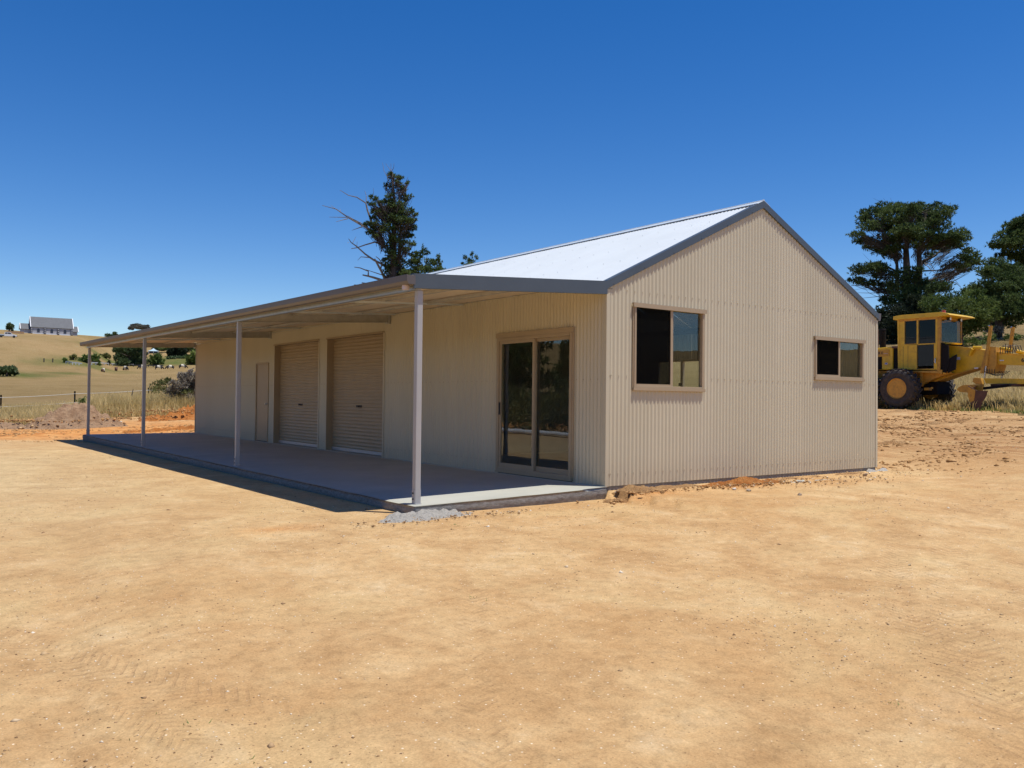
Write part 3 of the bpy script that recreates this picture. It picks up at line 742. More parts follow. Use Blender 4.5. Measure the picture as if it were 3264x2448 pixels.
# ---- roller doors
def roller(b, label):
    y0, y1, z0, z1 = b; xr = .15; mb = MB(); n = 0
    prof_ = []
    z = .075
    while z < z1:
        for t_ in (0, .15, .3, .45, .6, .72, .86):
            prof_.append((z+t_*.0762, xr-.011*abs(math.sin(math.pi*min(t_/.72, 1)))**.6*(t_ < .72)))
        z += .0762
    prof_ = [q for q in prof_ if q[0] <= z1+.02]
    for (za, xa), (zb_, xb) in zip(prof_[:-1], prof_[1:]): mb.quad((xa, y1-.012, za), (xa, y0+.012, za), (xb, y0+.012, zb_), (xb, y1-.012, zb_))
    r = mb.build('roller_door', M['trim'], shed); r['label'] = label
    mb = MB(); mb.box((xr-.02, y0+.012, .008), (xr+.02, y1-.012, .075)); mb.build('bottom_rail', M['rail'], r)
    mb = MB(); ym = (y0+y1)/2; mb.box((xr-.022, ym-.13, .985), (xr-.0125, ym+.13, 1.035)); mb.tube([(xr-.022, ym, 1.01), (xr-.05, ym, 1.01)], .016, 8); mb.build('lock_bar', M['dark'], r)
    for a, b_ in ((y0-.0, y0+.012), (y1-.012, y1+.0)):
        mb = MB(); mb.box((-.014, a, 0.0), (xr+.03, b_, z1)); mb.build('jamb', M['trim'], r)
    mb = MB(); mb.box((-.018, y0-.05, -.0), (-.009, y0, z1)); mb.build('side_flashing', M['wall'], r)
    mb = MB(); mb.box((-.018, y1, -.0), (-.009, y1+.05, z1)); mb.build('side_flashing', M['wall'], r)
    mb = MB(); mb.box((-.035, y0-.03, z1), (-.009, y1+.03, z1+.03)); mb.box((-.009, y0, z1), (.17, y1, z1+.02)); mb.build('head_flashing', M['trim'], r)
roller(RA, 'cream roller door nearer the plain access door')
roller(RB, 'cream roller door nearer the glazed sliding door')
# ---- access door
y0, y1, z0, z1 = PD
mb = MB(); mb.box((.005, y0+.03, .02), (.04, y1-.05, z1-.03)); pd = mb.build('access_door', M['trim'], shed, bevel=.003); pd['label'] = 'plain flush cream access door'
mb = MB(); mb.box((-.016, y0-.01, .0), (.06, y0+.028, z1)); mb.box((-.016, y1-.048, .0), (.06, y1+.01, z1)); mb.box((-.016, y0+.028, z1-.028), (.06, y1-.048, z1+.01)); mb.build('door_frame', M['trim'], pd)
mb = MB(); mb.tube([(.005, y0+.10, 1.0), (-.03, y0+.10, 1.0)], [.012, .012], 8); mb.tube([(-.03, y0+.10, 1.0), (-.06, y0+.10, 1.0)], [.028, .026], 12); mb.build('door_knob', M['rail'], pd, smooth=False)
mb = MB(); mb.box((.006, y0+.0, .0), (.05, y1, .018)); mb.build('door_sill', M['dark'], pd)
# ---- opening in the far wall, seen through the big window
y0, y1, z0, z1 = OPN
mb = MB(); t = .05
mb.box((W-.05, y0, 0), (W+.03, y0+t, z1)); mb.box((W-.05, y1-t, 0), (W+.03, y1, z1)); mb.box((W-.05, y0+t, z1-t), (W+.03, y1-t, z1)); mb.box((W-.05, 4.79, 0.0), (W+.02, 4.86, z1-t)); mb.box((W-.05, y0+t, 0), (W+.03, y1-t, .05))
bd = mb.build('sliding_door', M['trim'], shed); bd['label'] = 'glazed door in the rear wall seen through the large window'
for a, b_ in ((y0+t, 4.79), (4.86, y1-t)):
    mb = MB(); mb.box((W-.02, a, .05), (W-.015, b_, z1-t)); mb.build('pane', M['glass_clear'], bd)
mb = MB(); mb.box((W-.07, 4.80, 1.55), (W-.051, 4.90, 1.62)); mb.build('handle', M['dark'], bd)
# interior dividing wall
mb = MB(); mb.box((.06, 6.30, 0), (W-.03, 6.36, HE-.01)); mb.build('partition', M['inside'], shed)

# ------------------------------------------------------------ slabs
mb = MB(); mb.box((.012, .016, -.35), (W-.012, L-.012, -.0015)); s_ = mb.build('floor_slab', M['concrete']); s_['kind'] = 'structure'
def vslab():
    ys = np.concatenate([np.linspace(-.09, .4, 12), np.arange(.5, 20.75, .12)]); xs = np.concatenate([np.linspace(-3.1, -2.9, 7), np.linspace(-2.7, -.002, 16)])
    X, Y = np.meshgrid(xs, ys, indexing='ij'); Z = np.zeros_like(X)
    for i in range(X.shape[0]):
        for j in range(X.shape[1]): Z[i, j] = slabz(X[i, j], Y[i, j])
    ed = np.minimum(X-(-3.1), np.minimum(Y+.09, 20.7-Y)); Z -= .012*np.clip(1-ed/.04, 0, 1)
    Y[:, -14:] = np.minimum(Y[:, -14:], 19.62+1.08*np.clip(-X[:, -14:]/3.1, 0, 1)-.0008*np.arange(14)[::-1][None])
    X[0] += vnoise(Y[0], Y[0]*0, .35)*.035; Y[:, 0] += .045*(X[:, 0]+3.1)/3.1+vnoise(X[:, 0], X[:, 0]*0, .3)*.03
    nx, ny = X.shape; V = [np.c_[X.ravel(), Y.ravel(), Z.ravel()]]; I = np.arange(nx*ny).reshape(nx, ny)
    F = [np.stack([I[:-1, :-1], I[1:, :-1], I[1:, 1:], I[:-1, 1:]], -1).reshape(-1, 4)]
    rim = np.concatenate([I[0, ::-1], I[1:, 0], I[-1, 1:], I[-2:0:-1, -1]])
    prev = rim; n0 = nx*ny
    P = V[0][rim].copy()
    for dz, dd in ((-.035, .004), (-.07, -.006), (-.105, .006), (-.15, .012), (-.26, .05)):
        Q = P.copy(); Q[:, 2] = P[:, 2]+dz+vnoise(P[:, 0]*3+P[:, 1]*3, P[:, 1], .3)*.01
        jn = vnoise(P[:, 1]*2+P[:, 0]*2, P[:, 2]+dz*40, .25)*.02+dd
        Q[:, 0] += np.where(P[:, 0] < -3.0, jn, 0); Q[:, 1] += np.where(P[:, 1] < .05, jn, 0)
        V.append(Q); cur = n0+np.arange(len(rim)); n0 += len(rim)
        F.append(np.stack([prev, np.roll(prev, -1), np.roll(cur, -1), cur], -1)); prev = cur
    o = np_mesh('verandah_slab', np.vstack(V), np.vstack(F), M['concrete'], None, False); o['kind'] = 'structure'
vslab()

# ------------------------------------------------------------ mounds, spilt concrete
def mound(name, cx, cy, rx, ry, h, rot, mat, seed, rough=.12, res=90, power=1.4, smooth=True, sink=.05, grain=.25):
    g = np.linspace(-1, 1, res); A, B = np.meshgrid(g, g, indexing='ij')
    rr = np.hypot(A, B); k = np.clip(1-rr**power, 0, 1)
    c, s = math.cos(rot), math.sin(rot); X = cx+A*rx*c-B*ry*s; Y = cy+A*rx*s+B*ry*c
    nn = fbm(X+seed*3.3, Y+seed, max(rx, ry)*.5, 6)
    Z = H(X, Y)-sink+(h*k*(1+nn*.9)+h*rough*fbm(X+seed, Y, grain, 4)*2*np.clip(k*4, 0, 1))
    V = np.c_[X.ravel(), Y.ravel(), Z.ravel()]; I = np.arange(res*res).reshape(res, res)
    F = np.stack([I[:-1, :-1], I[1:, :-1], I[1:, 1:], I[:-1, 1:]], -1).reshape(-1, 4)
    keep = (rr.ravel()[F] < 1.05).all(1); F = F[keep]; used, inv = np.unique(F.ravel(), return_inverse=True)
    return np_mesh(name, V[used], inv.reshape(-1, 4), mat, None, smooth)
tag(mound('dirt_pile', -2.1, 28.3, 2.1, 1.4, 1.0, .1, M['soil_brown'], 1, .10, power=.78), 'low brown heap of stony topsoil beyond the end post, before the wire fence', 'dirt pile')
tag(mound('dirt_windrow', -6.6, 28.3, 4.4, .9, .30, .02, M['soil_brown'], 2, .3, power=1.6), 'long low brown windrow of soil at the left edge of the yard', 'dirt windrow')
tag(mound('clay_heap', 7.8, 31.8, 6.2, 2.2, 1.55, .15, M['soil_orange'], 3, .2, power=1.1), 'bright orange clay heap showing beside the far corner of the shed', 'clay heap')
tag(mound('clay_bank', 4.0, 31.3, 3.4, 1.3, .5, .1, M['soil_orange'], 13, .3, power=1.3), 'low orange clay bank running out left from the bright orange heap', 'clay bank')
tag(mound('clay_ridge', 1.6, 23.6, 3.6, .55, .16, .05, M['soil_orange'], 8, .5, power=1.4), 'low broken orange ridge just past the end of the slab', 'clay ridge')
for i, (a, b_, c, d, h, mt_) in enumerate(((.25, -.33, .62, .22, .10, 'soil_tan'), (2.5, -.38, 1.1, .28, .085, 'soil_orange'), (1.2, -.16, .9, .12, .05, 'soil_tan'), (4.0, -.17, 1.3, .13, .05, 'soil_tan'), (5.8, -.16, .9, .13, .05, 'soil_tan'))):
    o = mound('loose_soil', a, b_, c, d, h, 0, M[mt_], 20+i, .5, 70, 1.3, sink=.02); o['kind'] = 'stuff'
tag(mound('concrete_spill', -3.05, -.25, .72, .27, .075, .10, M['spill'], 5, .38, 150, 1.5, sink=.012, grain=.09), 'rough pale grey concrete spilt under the slab corner below the near post', 'concrete spill')
o = mound('concrete_crumbs', 4.0, -.62, .75, .10, .05, -.05, M['concrete'], 9, 1.2, 80, 1.2, sink=.03); o['kind'] = 'stuff'
o = mound('concrete_crumbs', 6.75, -.1, .35, .10, .05, 0, M['spill'], 11, .9, 50, 1.2, sink=.01); o['kind'] = 'stuff'
for i, (a, b_, l_) in enumerate(((11.5, 4.2, 1.6), (13.6, 3.2, 1.5), (15.2, 1.8, 1.3), (12.6, .6, 1.8), (10.4, 2.0, 1.2), (16.4, 4.6, 1.4))):
    o = mound('churned_soil', a, b_, l_, .22, .05, -1.05+.1*i, M['soil_tan'], 30+i, .9, 70, 1.3, sink=.03); o['kind'] = 'stuff'

# scattered stones: numpy batch of little lumps
def lumps(name, P, S, mat, tint=None, flat=.6):
    n = len(P); base = np.array([(1,0,0),(-1,0,0),(0,1,0),(0,-1,0),(0,0,1),(0,0,-1)], float)
    T = np.array([(0,2,4),(2,1,4),(1,3,4),(3,0,4),(2,0,5),(1,2,5),(3,1,5),(0,3,5)])
    ang = rng.random(n)*6.28; c = np.cos(ang); s = np.sin(ang)
    V = base[None]*(S[:, None, None])*(.6+.8*rng.random((n, 6, 1)))
    V = V+rng.normal(0, .18, V.shape)*S[:, None, None]
    V[:, :, 2] *= flat
    x = V[:, :, 0]*c[:, None]-V[:, :, 1]*s[:, None]; y = V[:, :, 0]*s[:, None]+V[:, :, 1]*c[:, None]
    V = np.stack([x, y, V[:, :, 2]], -1)+P[:, None, :]
    F = (T[None]+np.arange(n)[:, None, None]*6).reshape(-1, 3)
    return np_mesh(name, V.reshape(-1, 3), F, mat, None, False, {'tint': np.repeat(rng.random(n) if tint is None else tint, 6)})
def tint_mat(name, stops):
    mt, nt, b = new_mat(name); c = ramp(nt, attr(nt, 'tint'), stops); nt.links.new(c, b.inputs['Base Color']); b.inputs['Roughness'].default_value = .95
    b.inputs['Specular IOR Level'].default_value = .15
    return mt
M['gravel'] = tint_mat('gravel_stones', [(0, (.20, .12, .06)), (.45, (.40, .25, .13)), (.75, (.55, .38, .20)), (1, (.78, .70, .56))])
M['clod'] = tint_mat('clay_clods', [(0, (.26, .14, .055)), (.6, (.42, .235, .095)), (1, (.55, .33, .15))])
def scatter(n, r0, r1, a0, a1, clump=3.0, power=1.0):
    r = r0+(r1-r0)*rng.random(n*3)**power; a = np.radians(a0+(a1-a0)*rng.random(n*3))
    x = CX+np.sin(a)*r; y = CY+np.cos(a)*r
    k = rng.random(n*3) < np.clip(.35+fbm(x, y, clump, 3)*1.6, .03, 1)
    k &= ~((x > -3.15) & (x < W+.05) & (y > -.12) & (y < 20))
    x = x[k][:n]; y = y[k][:n]; return x, y
def on_ground(x, y, dz=0): return np.c_[x, y, H(x, y)+dz]
x, y = scatter(26000, 2.2, 26, 0, 74, 2.5, .9); o = lumps('gravel', on_ground(x, y), .003+.0065*rng.random(len(x))**3, M['gravel']); o['kind'] = 'stuff'
x, y = scatter(1000, 3, 34, 0, 74, 2.5, .8); o = lumps('gravel', on_ground(x, y), .008+.018*rng.random(len(x))**3, M['gravel']); o['kind'] = 'stuff'
x, y = scatter(3600, 17, 29, 57, 72, 1.2, .8); o = lumps('clay_clods', on_ground(x, y), .015+.05*rng.random(len(x))**3, M['clod']); o['kind'] = 'stuff'
x, y = scatter(1800, 29, 37, 0, 17, 1.2); o = lumps('clay_clods', on_ground(x, y), .015+.05*rng.random(len(x))**3, M['clod']); o['kind'] = 'stuff'
def near(cx, cy, sx, sy, n, s0, s1, mt, dz=.02):
    x = rng.normal(cx, sx, n); y = rng.normal(cy, sy, n); k = (y < -.10) | (x < -3.2) | (y > 20.3) | (x > 7)
    x = x[k]; y = y[k]; o = lumps('soil_crumbs', on_ground(x, y, dz), s0+s1*rng.random(len(x))**3, M[mt]); o['kind'] = 'stuff'
near(.3, -.40, .35, .15, 260, .006, .03, 'clod'); near(2.5, -.5, .9, .18, 600, .006, .025, 'clod'); near(4.2, -.8, 1.3, .35, 500, .005, .02, 'gravel')
near(-2.8, -.5, .7, .12, 260, .005, .018, 'gravel'); near(-2.0, 28.4, 1.4, .7, 700, .015, .07, 'clod', .3); near(6, 30.8, 3.2, 1.2, 900, .02, .08, 'clod', .4)
# larger single stones
def stone(name, px, py, size, mat, label, group=None):
    c = hit(px, py); a = rng.normal(0, 1, (14, 3)); a /= np.linalg.norm(a, axis=1)[:, None]; a *= np.array([1, .8, .6])*size*(.8+.4*rng.random((14, 1)))
    import bmesh
    bm = bmesh.new()
    for v in a: bm.verts.new(v)
    bmesh.ops.convex_hull(bm, input=bm.verts)
    for v in [v for v in bm.verts if not v.link_faces]: bm.verts.remove(v)
    me = bpy.data.meshes.new(name); bm.to_mesh(me); bm.free(); me.materials.append(M[mat])
    o = link(bpy.data.objects.new(name, me)); o.location = (c[0], c[1], c[2]+size*.3); tag(o, label, 'rock', group)
stone('rock', 2387, 1566, .055, 'stone', 'squarish dark brown rock lying out from the middle of the gable wall')
stone('rock', 2758, 1517, .06, 'stone', 'flat brown rock on the dirt near the right end of the gable wall')
stone('rock', 2341, 1562, .045, 'stone_pale', 'pale grey stone left of the squarish dark rock')
stone('rock', 1899, 1562, .07, 'stone', 'largest tan rock in the loose soil at the near shed corner')
stone('rock', 1893, 1576, .055, 'stone', 'reddish rock touching the slab edge at the near shed corner')
stone('rock', 1918, 1574, .05, 'stone_pale', 'whitish rock in the loose soil at the near shed corner')
stone('rock', 1966, 1582, .04, 'stone', 'rust brown rock at the right side of the soil by the near shed corner')
stone('rock', 2897, 1803, .022, 'stone_tan', 'small pale rock alone on open dirt in front of the gable')
stone('rock', 1952, 1600, .03, 'stone', 'small dark stone on the open dirt just in front of the near shed corner')
stone('rock', 2548, 1580, .04, 'stone', 'brown rock on the dirt below the gap between the two gable windows')

def pile_stones(cx, cy, rx, ry, h, n, mt_):
    t = rng.random(n)*6.28; q = rng.random(n)**.5; x = cx+np.cos(t)*q*rx; y = cy+np.sin(t)*q*ry; z = H(x, y)+h*np.clip(1-q, 0, 1)*.95+.02
    o = lumps('stones', np.c_[x, y, z], .02+.06*rng.random(n)**2, M[mt_]); o['kind'] = 'stuff'
pile_stones(-2.1, 28.3, 2.1, 1.5, .84, 90, 'gravel'); pile_stones(6.2, 31.6, 5.2, 2.0, .95, 120, 'clod'); pile_stones(-6.0, 28.3, 4.2, .9, .3, 50, 'gravel')

# ------------------------------------------------------------ vegetation
def foliage_arrays(blobs, dens, leaf, nleaf, up=.5, elong=.22, hollow=.35):
    fine = 1.0 if leaf > .3 else 1.9
    dens *= fine; leaf *= (1.0 if fine == 1 else .72); elong *= (1.0 if fine == 1 else .85)
    """blobs: (centre, radii(3) in view frame rows) -> triangles. returns verts, faces, tint"""
    Vs = []; Ts = []
    for c, rad, ax in blobs:
        n = max(4, int(dens*(rad[0]*rad[1]+rad[0]*rad[2]+rad[1]*rad[2])/1.0))
        d = rng.normal(0, 1, (n, 3)); d /= np.linalg.norm(d, axis=1)[:, None]
        rr = (hollow+(1-hollow)*rng.random((n, 1))**.6)*(1+rng.normal(0, .10, (n, 1)))
        loc = d*rr*np.array(rad)
        P = c+loc@np.array(ax)
        tint = np.clip(.42+.3*rng.normal(0, 1, n)*.6+.25*rng.normal(), 0, 1)
        dirs = rng.normal(0, 1, (n, nleaf, 3)); out = (loc/np.array(rad))@np.array(ax)
        dirs += out[:, None, :]*.9; dirs[:, :, 2] += up
        dirs /= np.linalg.norm(dirs, axis=2)[:, :, None]
        sd_ = np.cross(dirs, rng.normal(0, 1, (n, nleaf, 3))); sd_ /= np.linalg.norm(sd_, axis=2)[:, :, None]
        ln = leaf*(.6+.8*rng.random((n, nleaf, 1)))
        a = P[:, None, :]+dirs*ln; b = P[:, None, :]+sd_*ln*elong; cc = P[:, None, :]-sd_*ln*elong
        Vs.append(np.stack([a, b, cc], 2).reshape(-1, 3)); Ts.append(np.repeat(tint, nleaf*3))
    V = np.vstack(Vs); return V, np.arange(len(V)).reshape(-1, 3), np.concatenate(Ts)
def view_axes(px):
    d = ray(px, 1270); d = np.array([d[0], d[1], 0]); d /= np.linalg.norm(d); return np.array([d[1], -d[0], 0]), np.array([0, 0, 1.0]), d

def tree(name, base_px, base_py, r, blobs, label, cat, conv, mat='pine', dens=60, leaf=.22, nleaf=7, trunks=(), dead=(), depth=1.0, trad=.25, group=None, up=.5, elong=.22, spread=None, on_hit=False):
    """blobs in crop coordinates converted by conv; the crown gets real depth along the line of sight"""
    if on_hit:
        bp = hit(base_px, base_py); r = math.hypot(bp[0]-CX, bp[1]-CY)
    else:
        q = at(base_px, base_py, r); bp = np.array([q[0], q[1], Hs(q[0], q[1])])
    rt_, up_, dp = view_axes(base_px); sc_ = r/FPX/conv[2]
    if spread is None: spread = .5*max(abs(b[0]-blobs[0][0])+b[2] for b in blobs)*sc_
    root = thing(name, tuple(bp), label, cat, group)
    L_ = []
    for i, b in enumerate(blobs):
        px, py = conv[0]+b[0]/conv[2], conv[1]+b[1]/conv[2]
        dof = (rng.random()*2-1)*spread*depth
        c = at(px, py, r+dof); L_.append((c, (b[2]*sc_*1.06, b[3]*sc_*1.12, b[2]*sc_*.9), (rt_, up_, dp)))
        # lumps of the same clump standing off it, so that the outline is uneven
        for k in range(3):
            o2 = rng.normal(0, .55, 3)*np.array([b[2], b[3], b[2]])*sc_; L_.append((c+rt_*o2[0]+up_*o2[1]+dp*o2[2], (b[2]*sc_*.42, b[3]*sc_*.5, b[2]*sc_*.4), (rt_, up_, dp)))
    V, F, T = foliage_arrays(L_, dens, leaf, nleaf, up, elong)
    crown = np_mesh('crown', V, F, M[mat], root, False, {'tint': T})
    mb = MB()
    def pth(pl, r0, r1, dd=None):
        dz = (rng.random()*2-1)*spread*.5 if dd is None else dd
        pts = []; n = len(pl)
        for i, (a, b) in enumerate(pl):
            t = i/(n-1); px, py = conv[0]+a/conv[2], conv[1]+b/conv[2]; pts.append(at(px, py, r+dz*t))
        return pts, list(np.linspace(r0, r1, n))
    if trunks:
        for i, (pl, r0, r1) in enumerate(trunks):
            pts, rr = pth(pl, r0, r1, 0 if r0 > .15 else None)
            if r0 > .15 and i == 0: pts = [bp-np.array([0, 0, .3])]+pts; rr = [r0*1.25]+rr
            mb.tube(pts, rr, 7)
    else:
        c0 = L_[0][0]; zt = max(q[0][2] for q in L_); mx_ = np.mean([q[0] for q in L_], 0)
        mb.tube([bp-np.array([0, 0, .3]), (bp+np.array([mx_[0], mx_[1], (bp[2]+mx_[2])/2]))/2 if False else np.array([(bp[0]+mx_[0])/2, (bp[1]+mx_[1])/2, (bp[2]+mx_[2])/2]), np.array([mx_[0], mx_[1], mx_[2]+(zt-mx_[2])*.2])], [trad, trad*.7, trad*.15], 7)
        for q in L_[::4]: mb.tube([np.array([mx_[0], mx_[1], bp[2]*.4+q[0][2]*.6]) if q[0][2] > bp[2] else bp, q[0]], [trad*.3, trad*.08], 5)
    mb.build('trunk', M['bark'], root, smooth=True)
    if trunks and len(blobs) > 20:
        tw = MB(); cx_ = np.mean([q[0] for q in L_], 0)
        for q in L_:
            for kk in range(7):
                e_ = q[0]+rng.normal(0, .5, 3)*q[1][0]; s_ = np.array([cx_[0]*.45+q[0][0]*.55, cx_[1]*.45+q[0][1]*.55, q[0][2]-abs(q[0][0]-cx_[0])*.25-.5])
                tw.tube([s_+rng.normal(0, .15, 3), (s_+e_)/2+rng.normal(0, .12, 3), e_], [.022, .014, .006], 3, cap=False)
        o_ = tw.build('twigs', M['bark'], root); o_['kind'] = 'stuff'
    for pl, r0, r1 in dead:
        mb = MB(); pts, rr = pth(pl, r0, r1); mb.tube(pts, [q*.8 for q in rr], 5); mb.build('dead_branch', M['dead'], root)
    return root
Z6 = (2660, 600, 3.606); Z8 = (980, 500, 3.814); R1 = (0, 1000, 6.9125); R2 = (300, 1050, 6.506); R4 = (240, 900, 4.254); Z7 = (2740, 940, 4.147)
# tall pine behind the grader
tree('pine_tree', 2895, 1090, 75, [(830,480,150,50),(930,560,130,45),(700,540,120,45),(1020,640,110,35),(640,760,90,40),(880,250,90,60),(1100,760,60,25),(600,230,140,60),(430,300,140,70),(330,370,75,55),(700,290,170,90),(950,240,140,60),(1050,310,170,90),(1230,290,105,70),(600,410,190,70),(900,420,210,80),(1150,440,160,60),(400,440,110,40),
 (1400,540,130,45),(1260,600,160,45),(1360,650,120,35),(1440,500,60,40),(250,530,80,30),(350,600,120,35),(450,660,120,38),(560,720,110,40),(650,600,120,50),(1100,560,130,50),(800,540,110,40),(1200,680,130,30),(700,690,90,35),
 (300,930,120,50),(450,910,140,50),(250,1060,95,26),(560,990,120,60),(420,1090,100,30),(600,1150,110,50),(1540,780,110,50),(1610,830,100,48),(1430,880,80,36),(1330,900,55,24),(1500,930,90,26),
 (850,990,120,70),(880,1100,160,90),(820,1230,150,110),(960,1250,140,110),(1100,1130,130,60),(1230,1130,110,45),(700,1330,120,70),(620,1280,60,50)],
 'tallest spreading pine with open lower limbs, rising behind the yellow grader cab', 'pine tree', Z6, 'pine', 56, .25, 7,
 trunks=(([(830,1500),(825,1380),(830,950),(820,700),(850,480),(800,300)], .42, .08), ([(900,1400),(960,1200),(975,900),(970,700),(1010,500),(1050,330)], .34, .06), ([(715,1250),(720,1000),(715,800),(650,600)], .2, .05),
 ([(830,700),(700,650),(540,620),(380,560),(250,520)], .11, .03), ([(975,860),(1150,780),(1300,640)], .13, .04), ([(1030,1100),(1150,1040),(1250,1010),(1400,930),(1560,850)], .13, .03), ([(830,1180),(650,1130),(450,1110),(190,1120)], .10, .02),
 ([(720,960),(550,870),(350,860)], .09, .02), ([(970,720),(1100,560),(1210,430)], .1, .03), ([(820,720),(650,560),(450,430)], .1, .03), ([(840,560),(900,430),(950,300)], .1, .03), ([(720,900),(640,700),(500,640),(330,650)], .08, .02), ([(1020,950),(1150,945),(1300,930)], .07, .02), ([(980,780),(1080,640),(1350,570)], .08, .02)),
 dead=(([(1280,1060),(1400,1090),(1470,1160)], .05, .012), ([(1150,1000),(1300,1010),(1380,1050),(1450,1130)], .05, .012), ([(780,1240),(600,1200),(400,1205),(240,1200)], .06, .012), ([(760,1250),(600,1235),(450,1250),(300,1265)], .06, .012), ([(1030,860),(1110,880),(1160,960),(1200,1000)], .04, .01), ([(1040,870),(1180,1000),(1250,1080)], .04, .01)))
tree('pine_tree', 3290, 1090, 78, [(2120,390,80,50),(2080,450,110,50),(1990,540,120,50),(1900,640,110,38),(2050,640,140,60),(2000,760,120,38),(2120,800,90,50),(2250,420,130,110),(2330,600,170,170),(2300,850,160,130),(2120,560,100,60),(2280,1050,150,120),(2150,960,110,50)],
 'pine with layered limbs cut off by the right edge of the photo', 'pine tree', Z6, 'pine', 70, .26, 7, trunks=(([(2300,1500),(2290,1000),(2280,500)], .4, .06), ([(2290,800),(2100,740),(1960,760)], .1, .03), ([(2290,700),(2080,660),(1880,640)], .1, .02), ([(2280,600),(2100,530)], .1, .02), ([(2290,950),(2150,1000),(2020,1080)], .08, .02)))
tree('pine_tree', 3180, 1110, 66, [(1850,870,110,50),(1760,960,110,55),(1980,950,150,70),(1900,1080,170,80),(2080,1080,120,90),(1720,1130,130,55),(1900,1240,220,120),(2120,1250,150,140),(1600,1170,100,50),(2150,1400,140,90),(1950,1400,180,90),(1780,1260,120,80),(2000,1530,150,60)],
 'dense dark pine between the tall spreading pine and the one at the right edge', 'pine tree', Z6, 'pine', 75, .24, 7, trad=.3)
tree('young_pine_tree', 3060, 1150, 58, [(1200,1290,140,70),(1380,1290,160,80),(1560,1330,170,80),(1250,1400,150,80),(1480,1430,200,100),(1740,1340,120,80),(1320,1510,170,80),(1640,1500,160,90),(1450,1590,160,70),(1120,1360,90,70),(1800,1440,90,70),(1600,1600,110,60)],
 'lighter green bushy young pine directly right of the grader cab', 'pine tree', Z6, 'pine_light', 80, .20, 7, trad=.2)
tree('pine_tree', 2860, 1120, 70, [(900,1400,220,80),(700,1440,180,80),(600,1500,120,80),(560,1600,130,90),(1020,1340,130,80),(800,1560,200,110),(520,1460,50,40),(1000,1520,170,110),(640,1690,160,80),(900,1690,180,80)],
 'low dark pine mass between the shed corner and the grader cab', 'pine tree', Z6, 'hedge', 75, .24, 7, trad=.25)
tree('shrub', 3110, 1105, 62, [(1500,640,90,50),(1600,650,80,40),(1420,560,60,50),(1700,560,80,50)], 'mid green shrub on the slope right of the grader windscreen', 'shrub', Z7, 'shrub', 80, .18, 6, trad=.08)
tree('shrub', 3240, 1105, 64, [(2060,620,80,40),(2140,590,80,50),(2000,560,70,40),(2200,660,60,40)], 'green shrub on the slope at the right edge behind the boom', 'shrub', Z7, 'shrub', 80, .18, 6, trad=.08)
tree('dead_bush', 3150, 1095, 66, [(1700,380,90,40),(1780,470,100,40),(1650,590,90,35),(1850,620,90,40)], 'grey brown dead bush on the slope under the right pines', 'dead bush', Z7, 'brush', 60, .2, 6, trad=.06)
# pine behind the shed, with bleached dead limbs
D = [([(930,1040),(880,950),(740,870),(650,825),(500,740),(350,635),(180,590)], .14, .02), ([(500,735),(265,732)], .04, .015), ([(490,750),(345,790)], .04, .015), ([(660,850),(540,893)], .05, .015), ([(660,810),(560,760),(485,715)], .05, .02),
 ([(350,640),(285,590)], .03, .012), ([(400,670),(395,630)], .025, .012), ([(780,790),(730,650),(710,560),(600,490),(500,468),(395,405)], .09, .02), ([(715,540),(715,470),(695,410)], .035, .012), ([(885,1060),(820,1035),(700,1070),(600,1105),(530,1115)], .08, .03),
 ([(1000,1380),(920,1310),(800,1250),(700,1180),(600,1090),(530,1040),(500,995)], .12, .025), ([(770,1225),(650,1215),(610,1260)], .05, .012), ([(950,1500),(900,1390),(850,1300),(815,1240)], .13, .07), ([(890,1370),(905,1290),(870,1240),(830,1210)], .07, .03),
 ([(1020,1485),(920,1440),(800,1400),(710,1370)], .06, .02), ([(910,1500),(800,1465),(740,1450),(670,1435)], .12, .06), ([(740,1440),(740,1390),(640,1350),(570,1340)], .07, .03), ([(735,1540),(660,1530)], .06, .04), ([(720,1560),(565,1557)], .06, .04),
 ([(1020,190),(1000,150),(950,80)], .03, .01), ([(1020,180),(1050,130),(1052,80)], .03, .01), ([(1015,170),(1015,80)], .025, .01), ([(990,300),(970,240),(930,170),(912,70)], .035, .01), ([(1160,345),(1200,300),(1225,240)], .03, .01), ([(1190,385),(1230,340),(1245,290)], .03, .01), ([(805,460),(800,380)], .02, .008),
 ([(1100,435),(1000,430),(940,405)], .03, .01), ([(550,1045),(590,970)], .025, .01), ([(600,1090),(605,1030)], .02, .01), ([(500,1040),(485,1050)], .02, .01)]
